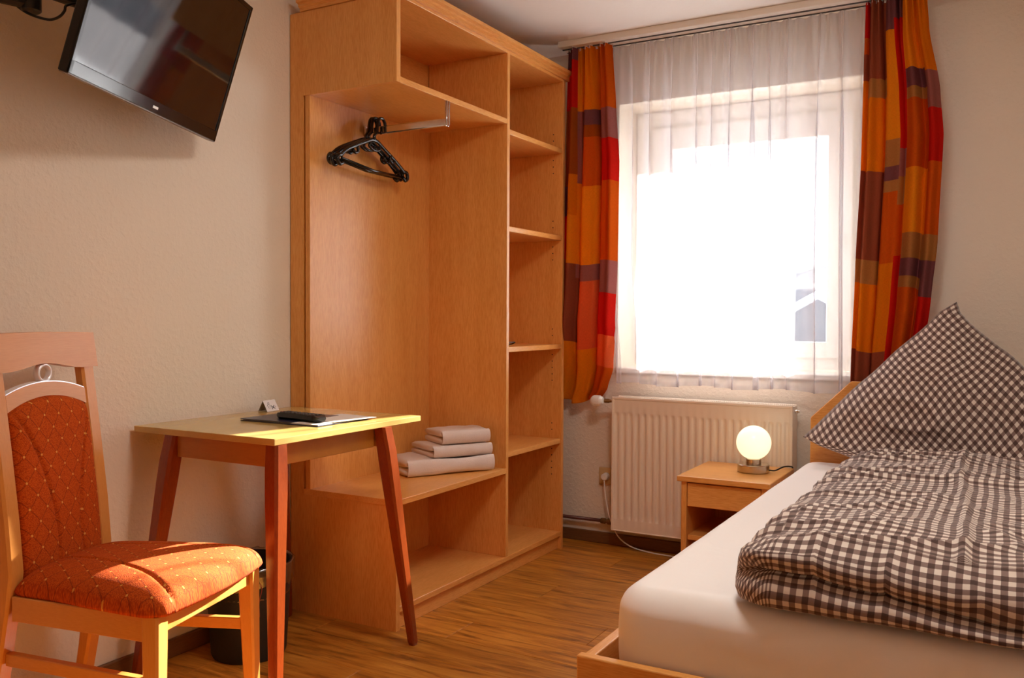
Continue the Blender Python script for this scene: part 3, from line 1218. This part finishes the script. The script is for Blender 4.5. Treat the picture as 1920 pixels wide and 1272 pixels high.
for z, k in zr:
    for x, d in zip(cols, deps):
        vs.append((x, RYF + d * k, z))
nc = len(cols)
for j in range(len(zr) - 1):
    for i in range(nc - 1):
        fs.append((j * nc + i, j * nc + i + 1, (j + 1) * nc + i + 1, (j + 1) * nc + i))
me = bpy.data.meshes.new('rad')
me.from_pydata(vs, [], fs)
o = link('front_panel', me, m_rad, rd, smooth=True)
bm = bmesh.new()
add_box(bm, (RX0 + .004, RYF + .010, RZ0 + .004), (RX1 - .004, RYF + .016, RZ1 - .012))
add_box(bm, (RX0 + .004, -.034, RZ0 + .004), (RX1 - .004, -.026, RZ1 - .012))
link('heating_panel', from_bm(bm), m_radin, rd)
for a, c in ((RX0, RX0 + .012), (RX1 - .012, RX1)):
    box('side_cover', (a, RYF - .004, RZ0 + .002), (c, -.024, RZ1 - .004), m_rad, rd, .002)
bm = bmesh.new()
add_box(bm, (RX0, RYF - .004, RZ1 - .012), (RX1, RYF + .008, RZ1), .002)
add_box(bm, (RX0, -.036, RZ1 - .008), (RX1, -.024, RZ1), .002)
add_box(bm, (RX0 + .012, -.071, RZ1 - .006), (RX1 - .012, -.067, RZ1 - .001))
nb = 92
for k in range(nb + 1):
    xx = RX0 + .012 + (RX1 - RX0 - .024) * k / nb
    add_box(bm, (xx - .0022, RYF + .008, RZ1 - .006), (xx + .0022, -.036, RZ1 - .002))
link('top_grille', from_bm(bm), m_rad, rd)
box('lower_lip', (RX0, RYF - .004, RZ0), (RX1, RYF + .008, RZ0 + .006), m_rad, rd, .002)
# thermostatic valve
tc = (.630, -.118, .694)
lathe('valve_stem', [(.008, .02), (.010, .03), (.010, .05), (.007, .055), (.007, .085)], (.63, -.10, .694), m_brass, rd, 'x', 16)
kn = lathe('thermostat_knob', [(.001, -.030), (.015, -.030), (.018, -.027), (.0225, -.022), (.024, -.005), (.024, .012), (.020, .022), (.014, .028), (.001, .028)], tc, m_white, rd, 'x', 28)
bm = bmesh.new()
for k in range(22):
    a = 2 * math.pi * k / 22
    yy, zz = tc[1] + .0238 * math.cos(a), tc[2] + .0238 * math.sin(a)
    add_tube(bm, [(tc[0] - .017, yy, zz), (tc[0] + .014, yy, zz)], .0016, 5)
link('grip_ribs', from_bm(bm), m_white, kn)
lathe('air_valve', [(.008, 0), (.008, .012), (.005, .014), (.005, .02)], (RX1, -.075, .69), m_chrome, rd, 'x', 14)
tube('supply_pipe', [(.02, -.035, .111), (.66, -.035, .116)], .0085, m_pipe, rd, 12)
lathe('lockshield', [(.012, 0), (.014, .004), (.014, .022), (.010, .026), (.010, .034), (.015, .037), (.015, .052), (.009, .056), (.009, .085)], (.615, -.035, .1155), m_brass, rd, 'x', 14)

# wall socket and plug
so = thing('wall_socket', 'beige wall socket partly behind the radiator edge', 'wall socket', (.632, -.0005, .325))
box('cover_frame', (.592, -.011, .284), (.674, -.0005, .366), m_beige, so, .004, 2)
lathe('socket_well', [(.0215, 0), (.0215, .003), (.001, .003)], (.633, -.0145, .325), m_beige, so, 'y', 24)
pg = thing('power_plug', 'white round plug with white cable trailing under the radiator', 'plug', (.633, -.0145, .325))
lathe('plug_body', [(.001, -.032), (.013, -.032), (.0165, -.028), (.0185, -.0005), (.001, -.0005)], (.633, -.0145, .325), m_white, pg, 'y', 24)
cab = smooth_path([(.633, -.04, .308), (.638, -.045, .27), (.655, -.05, .18), (.685, -.055, .10), (.72, -.05, .045), (.78, -.042, .010), (.88, -.068, .0045), (.97, -.078, .0045), (1.15, -.1, .0045), (1.35, -.105, .0045), (1.5, -.1, .0045)], 8)
tube('plug_cable', cab, .0032, m_white, pg)

# ------------------------------------------------------------------ curtains
ORY, ORY2, ORA, BRN, PUR, RED, DPU, TAN, SAL, BOR = [s2l(*c) for c in ((236, 150, 30), (226, 130, 20), (214, 96, 24), (164, 84, 58), (174, 106, 98), (212, 38, 28), (138, 82, 84), (190, 128, 70), (232, 112, 62), (176, 84, 26))]
ZL = lambda py: 2.32 - (py - 95) * .002485
ZRr = lambda py: 2.306 - (py - 10) * .002095
# (right edge of column in s, [(lower pixel row, colour)...])
CL = [(.16, [(130, DPU), (208, RED), (350, BOR), (405, DPU), (487, RED), (640, BOR), (760, ORA)]),
      (.25, [(118, DPU), (205, RED), (330, BOR), (405, ORY2), (495, ORY), (640, BRN), (760, ORY)]),
      (.42, [(212, ORY), (345, PUR), (495, ORY), (520, PUR), (640, BRN), (760, ORY)]),
      (.73, [(212, ORY2), (240, DPU), (262, BOR), (352, ORA), (495, ORY), (525, PUR), (650, SAL), (760, ORY)]),
      (1.01, [(212, ORA), (268, PUR), (345, RED), (490, ORA), (550, PUR), (628, RED), (688, SAL), (760, ORA)])]
CRt = [(.07, [(70, RED), (100, ORA), (150, BRN), (318, ORY2), (485, BRN), (528, TAN), (655, ORY2), (760, BRN)]),
       (.36, [(150, BRN), (185, TAN), (320, ORY2), (485, BRN), (528, TAN), (655, ORY2), (760, BRN)]),
       (.46, [(62, DPU), (265, ORY), (313, TAN), (340, DPU), (360, TAN), (490, ORA), (655, ORY2), (760, BRN)]),
       (.62, [(42, DPU), (130, RED), (283, RED), (335, PUR), (385, TAN), (480, ORA), (760, RED)]),
       (.86, [(138, ORY), (172, DPU), (195, TAN), (320, ORA), (440, ORY), (487, TAN), (520, DPU), (540, TAN), (760, ORA)]),
       (1.01, [(145, ORY2), (213, PUR), (308, RED), (440, ORA), (487, TAN), (552, DPU), (760, RED)])]


def curtain(name, label, xl, xr, ztop, zbot, cols, zf, y0, folds, amp, seed, back=0.0):
    """xl, xr: functions of z giving the hanging edges"""
    t = thing(name, label, 'curtain', ((xl(1.2) + xr(1.2)) / 2, y0, zbot))
    def P(u, v):
        z = ztop + (zbot + (.012 * math.sin(u * 9 + seed)) - ztop) * v
        k = min(1, v * 3.0)
        x = xl(z) + (xr(z) - xl(z)) * u
        # deep soft folds that tighten into pleats at the top
        ph = folds * 2 * math.pi * u + .5 * math.sin(3 * u + seed) + .6 * v * math.sin(seed + 4 * u)
        a = amp * (.55 + .45 * k)
        yy = y0 + a * math.sin(ph) + .35 * a * math.sin(2.3 * ph + seed)
        tight = math.exp(-v * 9)
        yy += tight * .012 * math.sin(folds * 2.6 * 2 * math.pi * u + seed)
        xx = x + .5 * a * math.cos(ph) * math.sin(math.pi * u) * (.3 + .7 * k)
        yy += .004 * fbm((u * 6, v * 5, seed), 1, 2)
        yy += back * smoothstep(1.1, .68, z)
        return (xx, yy, z)
    def C(u, v):
        z = ztop + (zbot - ztop) * v
        for e, lst in cols:
            if u <= e:
                for py, c in lst:
                    if z >= zf(py):
                        return c
                return lst[-1][1]
        return cols[-1][1][-1][1]
    me = grid_mesh(160, 330, P, lambda u, v: (u * (folds * .16), v * (ztop - zbot)), C)
    o = link('curtain_panel', me, m_curtain, t, smooth=True)
    sol = o.modifiers.new('hem', 'SOLIDIFY')
    sol.thickness = .0012
    hem = grid_mesh(80, 2, lambda u, v: tuple(Vector(P(u, 0)) + Vector((0, -.0015, .012 - .024 * v))))
    link('header_tape', hem, m_rail, t, smooth=True)
    return t


def lerp_tab(tab):
    def f(z):
        if z >= tab[0][0]: return tab[0][1]
        for (a, p), (b, q) in zip(tab[:-1], tab[1:]):
            if z >= b:
                k = (a - z) / (a - b)
                k = k * k * (3 - 2 * k) * .4 + k * .6
                return p + (q - p) * k
        return tab[-1][1]
    return f


curtain('patchwork_curtain', 'orange and red patchwork curtain hanging beside the wardrobe',
        lerp_tab([(2.3, .485), (1.8, .47), (1.2, .455), (.68, .40)]),
        lerp_tab([(2.3, .706), (2.03, .722), (1.79, .738), (1.36, .734), (1.02, .722), (.85, .690), (.75, .650), (.69, .610)]),
        2.318, .683, CL, ZL, -.165, 3.2, .028, .6, .105)
curtain('patchwork_curtain', 'orange and brown patchwork curtain hanging behind the bed pillow',
        lerp_tab([(2.3, 1.782), (1.7, 1.772), (1.29, 1.756), (.86, 1.744), (.68, 1.74)]),
        lerp_tab([(2.3, 2.0), (2.19, 2.008), (1.95, 2.05), (1.78, 2.064), (1.38, 2.05), (1.16, 2.03), (.9, 2.0), (.68, 1.98)]),
        2.318, .70, CRt, ZRr, -.165, 4.2, .028, 2.1)


def sheer():
    t = thing('sheer_curtain', 'white translucent sheer curtain across the window', 'curtain', (1.23, -.12, .78))
    NF = 13.0
    def g(u):
        return u + .014 * math.sin(2 * math.pi * 1.7 * u + .6) + .011 * math.sin(2 * math.pi * 4.1 * u + 2.0)
    def P(u, v):
        z = 2.315 + (.778 - 2.315) * v + .006 * math.sin(u * 21) * v
        k = .25 + .75 * smoothstep(0, .35, v)
        ph = 2 * math.pi * NF * g(u) + .5 * v * math.sin(u * 17 + 1)
        c = (1.0 + .9 * math.sin(u * 23 + 1.2)) * .75 + .75
        x0_ = .672 + .05 * smoothstep(.6, 1, v)
        x = x0_ + (1.812 - x0_) * u
        xx = x + 1.144 * c * k * math.sin(ph) / (2 * math.pi * NF)
        yy = -.115 + (.016 * k + .004) * math.cos(ph) + .005 * math.sin(2.6 * ph + u * 9) * (1.1 - k)
        # narrow pleats pulled in under the tape
        yy += .006 * math.exp(-v * 14) * math.sin(3 * ph)
        return (xx, yy, z)
    me = grid_mesh(520, 40, P)
    link('voile_panel', me, m_sheer, t, smooth=True)
    hem = grid_mesh(300, 2, lambda u, v: tuple(Vector(P(u, 1)) + Vector((0, -.001, .018 * (1 - v)))))
    link('bottom_hem', hem, m_sheer, t, smooth=True)
    tape = grid_mesh(300, 2, lambda u, v: tuple(Vector(P(u, 0)) + Vector((0, .001, -.022 * v))))
    link('header_tape', tape, m_sheer, t, smooth=True)
sheer()
rl = thing('curtain_rail', 'white two-track curtain rail mounted on the ceiling', 'curtain rail', (1.55, -.145, 2.32))
bm = bmesh.new()
add_box(bm, (.46, -.21, 2.322), (XR - .002, -.09, H - .0006), .002)
link('rail_body', from_bm(bm), m_rail, rl)
box('track_slot', (.465, -.172, 2.3185), (XR - .004, -.164, 2.3225), m_grey, rl, 0)
box('track_slot', (.465, -.120, 2.3185), (XR - .004, -.112, 2.3225), m_grey, rl, 0)

# ------------------------------------------------------------------ bed
BX0, BX1, BY0, BY1 = 1.527, 2.58, -2.228, -.205
bd = thing('bed', 'beech single bed frame with angled headboard', 'bed', ((BX0 + BX1) / 2, -1.2, 0))
prism('headboard', [(1.607, .18), (2.52, .18), (2.52, .685), (2.37, .835), (1.757, .835), (1.607, .685)], BY1 - .024, BY1, 'y', m_beech_x, bd, bev=.003)
box('footboard', (BX0, BY0, .10), (BX1, BY0 + .024, .378), m_beech_x, bd, .003, 2)
box('side_rail', (BX0 + .004, BY0 + .0245, .16), (BX0 + .028, BY1 - .025, .372), m_beech_y, bd, .003, 2)
box('side_rail', (BX1 - .028, BY0 + .0245, .16), (BX1 - .004, BY1 - .025, .372), m_beech_y, bd, .003, 2)
for xx in (BX0 + .032, BX1 - .08):
    for yy in (BY0 + .04, BY1 - .08):
        box('leg', (xx, yy, 0), (xx + .045, yy + .045, .24), m_beech_v, bd, .003)
for k in range(12):
    yy = BY0 + .1 + k * .16
    box('slat', (BX0 + .0285, yy, .272), (BX1 - .0285, yy + .07, .288), m_beech_x, bd, .003)

MX0, MX1, MY0, MY1, MZ0, MZ1 = 1.583, 2.52, -2.190, -.235, .289, .518
def rounded_slab(x0, x1, y0, y1, z0, z1, rc, re, dens=1):
    """rounded-corner slab; returns mesh with uv (metres, wrapping down the sides)"""
    cx, cy = (x0 + x1) / 2, (y0 + y1) / 2
    per = []
    def corner(px, py, a0, k):
        for i in range(k + 1):
            a = a0 + (math.pi / 2) * i / k
            per.append((px + rc * math.cos(a), py + rc * math.sin(a), math.cos(a), math.sin(a)))
    K = 10 * dens
    def line(p, q, nx, ny, k):
        for i in range(1, k):
            f_ = i / k
            per.append((p[0] + (q[0] - p[0]) * f_, p[1] + (q[1] - p[1]) * f_, nx, ny))
    corner(x1 - rc, y1 - rc, 0, K)
    line((x1 - rc, y1), (x0 + rc, y1), 0, 1, 50 * dens)
    corner(x0 + rc, y1 - rc, math.pi / 2, K)
    line((x0, y1 - rc), (x0, y0 + rc), -1, 0, 90 * dens)
    corner(x0 + rc, y0 + rc, math.pi, K)
    line((x0 + rc, y0), (x1 - rc, y0), 0, -1, 60 * dens)
    corner(x1 - rc, y0 + rc, 1.5 * math.pi, K)
    line((x1, y0 + rc), (x1, y1 - rc), 1, 0, 90 * dens)
    return per, cx, cy


def loft_bed(per, cx, cy, prof, topn, topz, disp, jitter=None):
    """prof: list of (inset, z, arc) from bottom to top edge; topz(x,y) height; inner rings shrink to the centre"""
    vs, uvv = [], []
    n = len(per)
    for (ins, z, arc) in prof:
        for (px, py, nx, ny) in per:
            if callable(ins):
                i_, z_ = ins(px, py, nx, ny), z(px, py, nx, ny)
            else:
                i_, z_ = ins, z
            p_ = Vector((px - nx * i_, py - ny * i_, z_))
            vs.append(p_)
            uvv.append((px + nx * arc, py + ny * arc))
    base_ring = len(prof)
    last = prof[-1]
    for k in range(1, topn + 1):
        f_ = 1 - k / topn
        f_ = max(f_, .004)
        for (px, py, nx, ny) in per:
            i_ = last[0](px, py, nx, ny) if callable(last[0]) else last[0]
            ex, ey = px - nx * i_, py - ny * i_
            # shrink towards a spine so that rings stay even
            sy = max(cy - .55, min(cy + .55, ey))
            x_, y_ = cx + (ex - cx) * f_, sy + (ey - sy) * f_
            vs.append(Vector((x_, y_, topz(x_, y_, f_))))
            uvv.append((x_, y_))
    fs = []
    R_ = base_ring + topn
    for j in range(R_ - 1):
        for i in range(n):
            fs.append((j * n + i, j * n + (i + 1) % n, (j + 1) * n + (i + 1) % n, (j + 1) * n + i))
    vs = [disp(p_) for p_ in vs]
    me = bpy.data.meshes.new('loft')
    me.from_pydata([tuple(p_) for p_ in vs], [], fs)
    uv = me.uv_layers.new(name='UVMap')
    buf = []
    for f_ in fs:
        for i in f_:
            buf += list(uvv[i])
    uv.data.foreach_set('uv', buf)
    bm2 = bmesh.new()
    bm2.from_mesh(me)
    be = [e for e in bm2.edges if e.is_boundary]
    bmesh.ops.holes_fill(bm2, edges=be, sides=0)
    return from_bm(bm2)


per, cx, cy = rounded_slab(MX0, MX1, MY0, MY1, MZ0, MZ1, .075, .05)
prof = [(.03, MZ0, .25), (.008, MZ0 + .012, .235), (0, MZ0 + .04, .2), (-.003, .38, .14), (-.002, .43, .09)]
for i in range(1, 9):
    a = math.pi / 2 * i / 8
    prof.append((.052 * (1 - math.cos(a)), MZ1 - .06 + .06 * math.sin(a), .06 * (1 - i / 8)))
def mdisp(p_):
    dz = 0
    side = smoothstep(MZ1 - .01, MZ1 - .07, p_.z)
    w1 = fbm((p_.x * 2.2 + p_.z * 5, p_.y * 2.2, p_.z * 9), 1, 3)
    rip = math.sin((p_.z - .34) * 70 - p_.x * 9 + 3 * fbm((p_.x * 2, 0, p_.z * 2), 1, 2)) * math.exp(-((p_.z - .365) / .035) ** 2)
    q = Vector(p_)
    q.y -= side * (.006 * w1 + .0035 * rip) * (1 if p_.y < -2.1 else 0)
    q.x -= side * .004 * w1 * (1 if p_.x < 1.65 else 0)
    q.z += (1 - side) * .003 * fbm((p_.x * 3, p_.y * 2, 1.7), 1, 3)
    return q
me = loft_bed(per, cx, cy, prof, 22, lambda x, y, f_: MZ1 - .0 + .003 * math.sin(3 * x), mdisp)
mt = link('mattress', me, m_sheet, smooth=True, base=((MX0 + MX1) / 2, (MY0 + MY1) / 2, MZ0))
setp(mt, 'mattress covered with a white fitted sheet on the bed', 'mattress')

# duvet: folded double, thick rounded edge with a fold line along the foot end
DX0, DX1, DY0, DY1 = 1.825, 2.50, -2.185, -.60
DZ = MZ1 + .006
per, cx, cy = rounded_slab(DX0, DX1, DY0, DY1, 0, 0, .09, .05, 2)
def fold_z(px):          # height of the pinch between upper and lower layer along the front
    return DZ + .075 - .045 * smoothstep(1.9, 2.35, px)
def front(ny, px, py):
    return smoothstep(.2, .9, -ny) 
def thick(px, py):
    return .118 + .020 * math.sin((px - 1.8) * 5.0 + .4) * smoothstep(-1.6, -2.1, py) - .006 * smoothstep(-1.2, -.6, py)
def mk(ins_side, ins_front, zf_):
    def ins(px, py, nx, ny):
        k = front(ny, px, py)
        return ins_side * (1 - k) + (ins_front(px) if callable(ins_front) else ins_front) * k
    def zz(px, py, nx, ny):
        return zf_(px, py, front(ny, px, py))
    return ins, zz
prof = []
def add_prof(si, fi, zf_, arc):
    a, b_ = mk(si, fi, zf_)
    prof.append((a, b_, arc))
T_ = lambda px, py: thick(px, py)
add_prof(.06, .06, lambda px, py, k: DZ, .30)
add_prof(.02, .012, lambda px, py, k: DZ + .002, .27)
add_prof(.004, -.004, lambda px, py, k: DZ + .012 - .004 * k, .255)
add_prof(.0, -.010, lambda px, py, k: DZ + .024 * (1 - k) + k * (fold_z(px) - DZ) * .34, .235)
add_prof(.0, -.006, lambda px, py, k: DZ + .036 * (1 - k) + k * (fold_z(px) - DZ) * .66, .215)
add_prof(.001, .012, lambda px, py, k: DZ + .046 * (1 - k) + k * (fold_z(px) - DZ) * .92, .19)
add_prof(.002, .040, lambda px, py, k: DZ + .052 * (1 - k) + k * (fold_z(px) - DZ), .16)
add_prof(.002, .012, lambda px, py, k: DZ + .056 * (1 - k) + k * ((fold_z(px) - DZ) + .004), .13)
add_prof(.003, .0, lambda px, py, k: DZ + T_(px, py) * .55 * (1 - k) + k * ((fold_z(px) - DZ) + (T_(px, py) - (fold_z(px) - DZ)) * .28), .105)
add_prof(.008, .004, lambda px, py, k: DZ + T_(px, py) * .68 * (1 - k) + k * ((fold_z(px) - DZ) + (T_(px, py) - (fold_z(px) - DZ)) * .55), .075)
add_prof(.020, .018, lambda px, py, k: DZ + T_(px, py) * .82, .05)
add_prof(.045, .045, lambda px, py, k: DZ + T_(px, py) * .93, .022)
add_prof(.075, .080, lambda px, py, k: DZ + T_(px, py) * .985, 0.0)
def dtop(x, y, f_):
    z = DZ + thick(x, y) + .012 * (1 - f_)
    z += .012 * math.exp(-((x - (2.205 + .03 * math.sin(y * 2.2))) / .012) ** 2)      # pressed centre crease
    return z
def ddisp(p_):
    q = Vector(p_)
    x, y = p_.x, p_.y
    up_ = smoothstep(DZ + .01, DZ + .06, p_.z)
    # wrinkles run mostly across the bed, stronger near the left edge and pillow end
    a = fbm((x * 3.0, y * 9.0, p_.z * 4), 1, 4)
    b_ = 1 - abs(noise.noise(Vector((x * 2.6 + y * .8, y * 7.5 - x * 2.2, 1.3 + p_.z * 3))))
    c_ = 1 - abs(noise.noise(Vector((x * 5.0 - y * 1.2, y * 4.5 + x * 3.2, 7.7))))
    d_ = noise.noise(Vector((x * 1.8, y * 1.5, 3.1)))
    q.z += up_ * (.004 * a + .016 * (b_ ** 6 - .35) + .007 * (c_ ** 7 - .3) + .012 * d_)
    q.x += .005 * fbm((y * 6, p_.z * 9, 4), 1, 3)
    q.y += .008 * fbm((x * 5, p_.z * 8, 2), 1, 3) * (1 if y < -1.9 else .3)
    if q.z < DZ: q.z = DZ
    return q
me = loft_bed(per, cx, cy, prof, 70, dtop, ddisp)
dv = link('duvet', me, m_check, smooth=True, base=((DX0 + DX1) / 2, (DY0 + DY1) / 2, DZ))
setp(dv, 'thick folded duvet in taupe and white gingham on the bed', 'duvet')

# pillow: square cushion propped on a corner edge against the headboard
PL_, PA_, PR_ = Vector((1.612, -.36, .62)), Vector((2.098, -.262, 1.142)), Vector((2.61, -.36, .62))
def pillow_pt(a, b_, side):
    """a,b in -1..1 on the square; diagonal upright. lower half folds forward on to the mattress"""
    p_ = (a + b_) / 2          # -1 bottom corner .. 1 top corner
    q = (a - b_) / 2           # -1 left .. 1 right
    h = .515
    e = max(0.0, (1 - a ** 4) * (1 - b_ ** 4)) ** .62
    x = 2.103 + q * .498
    thk = .125 * e
    if p_ >= 0:
        z = .640 + p_ * (h - .012)
        yc = -.36 + .112 * p_ ** .8
    else:
        z = .640 + p_ * .16
        yc = -.36 - .06 * (-p_)
    yy = yc + (-thk * (1.0 if p_ > 0 else 1.0 + .7 * (-p_)) if side < 0 else thk * .45)
    z -= .05 * e * smoothstep(.5, 0, p_) if side < 0 else 0
    # sagging left tip
    z -= .018 * smoothstep(.6, 1, -q) + .03 * smoothstep(.3, .7, -q) * (1 - smoothstep(.7, 1, -q)) * 0
    wr = fbm((x * 4, z * 4, side), 1, 3)
    fold = 1 - abs(noise.noise(Vector((x * 2.2 - z * 4.5, z * 5 + x * 2.5, 5.5))))
    yy -= (.012 * wr + .036 * (fold ** 5 - .25) * smoothstep(.75, .1, p_)) * e * (1 if side < 0 else .3)
    x += .010 * noise.noise(Vector((z * 9, q * 3, 2.2))) * (1 - abs(q)) 
    z += .012 * noise.noise(Vector((x * 8, 4.4, 0))) * min(1, max(0, p_) * 2)
    if p_ > .93: x += .02 * (p_ - .93) / .07
    z = max(z, MZ1 + .012)
    return (x, min(yy, BY1 - .045), z)
N_ = 110
mf = grid_mesh(N_, N_, lambda u, v: pillow_pt(2 * u - 1, 2 * v - 1, -1), lambda u, v: (u * .74, v * .74))
mb = grid_mesh(N_, N_, lambda u, v: pillow_pt(2 * u - 1, 2 * v - 1, 1), lambda u, v: (u * .74, v * .74))
bmx = bmesh.new()
bmx.from_mesh(mf)
bmx.from_mesh(mb)
bmesh.ops.remove_doubles(bmx, verts=bmx.verts, dist=.0006)
pl = link('pillow', from_bm(bmx), m_check, smooth=True, base=(2.1, -.36, MZ1))
setp(pl, 'large taupe gingham pillow propped against the headboard', 'pillow')

# ------------------------------------------------------------------ nightstand and lamp
NX0, NX1, NY0, NY1, NZ = 1.163, 1.526, -.546, -.135, .46
ns = thing('nightstand', 'small beech nightstand with one drawer between radiator and bed', 'nightstand', ((NX0 + NX1) / 2, -.34, 0))
box('top_board', (NX0, NY0, NZ - .022), (NX1, NY1, NZ), m_beech_x, ns, .003, 2)
box('side_panel', (NX0 + .014, NY0 + .014, .012), (NX0 + .036, NY1 - .004, NZ - .0222), m_beech_v, ns, .002)
box('side_panel', (NX1 - .036, NY0 + .014, .012), (NX1 - .014, NY1 - .004, NZ - .0222), m_beech_v, ns, .002)
dr = box('drawer_front', (NX0 + .038, NY0 + .016, .340), (NX1 - .038, NY0 + .034, NZ - .028), m_beech_x, ns, .002)
box('drawer_box', (NX0 + .040, NY0 + .0345, .350), (NX1 - .040, NY1 - .04, NZ - .04), m_beech_x, dr, .002)
box('shelf', (NX0 + .0362, NY0 + .03, .204), (NX1 - .0362, NY1 - .014, .224), m_beech_x, ns, .002)
box('back_panel', (NX0 + .0362, NY1 - .013, .06), (NX1 - .0362, NY1 - .005, NZ - .0225), m_beech_v, ns, .001)

for gx in (NX0 + .025, NX1 - .025):
    for gy in (NY0 + .04, NY1 - .03):
        lathe('glide', [(.009, 0), (.009, .0122)], (gx, gy, 0), m_black, ns, seg=12)

LX, LY = 1.402, -.305
lp = thing('table_lamp', 'lit round opal globe lamp on steel base on the nightstand', 'lamp', (LX, LY, NZ))
lathe('base', [(.001, .0003), (.060, .0003), (.063, .003), (.063, .030), (.060, .033), (.001, .033)], (LX, LY, NZ), m_steel, lp, seg=48)
lathe('neck', [(.030, .033), (.030, .052), (.027, .056), (.001, .056)], (LX, LY, NZ), m_steel, lp, seg=40)
GR = .0685
gp = [(GR * math.sin(math.pi * i / 32), -GR * math.cos(math.pi * i / 32)) for i in range(33)]
lathe('globe_shade', gp, (LX, LY, NZ + .050 + GR), m_globe, lp, seg=56)
cd = smooth_path([(LX + .061, LY + .01, NZ + .010), (LX + .08, LY + .03, NZ + .008), (1.502, -.22, NZ + .016), (1.517, -.16, NZ + .010), (1.5195, -.128, NZ - .004), (1.521, -.1235, .40), (1.521, -.1235, .2), (1.521, -.1235, .02)], 6)
tube('power_cord', cd, .0032, m_black, lp)

# ------------------------------------------------------------------ fill lamp added at the ceiling, out of view, to brighten the room
CLX, CLY = 1.85, -2.1
cl = thing('added_fill_lamp', 'round opal fill lamp added out of view at the ceiling', 'lamp', (CLX, CLY, H))
lathe('mount_ring', [(.001, 0), (.26, 0), (.26, -.022), (.001, -.022)], (CLX, CLY, H - .0005), m_white, cl, seg=48)
mm = NT('fill_lamp_diffuser')
mm.base(s2l(250, 240, 225))
mm.b.inputs['Emission Color'].default_value = (1.0, .94, .86, 1)
mm.b.inputs['Emission Strength'].default_value = 10.5
lathe('diffuser', [(.25, -.023), (.246, -.04), (.22, -.065), (.15, -.085), (.07, -.092), (.001, -.094)], (CLX, CLY, H), mm.m, cl, seg=48)
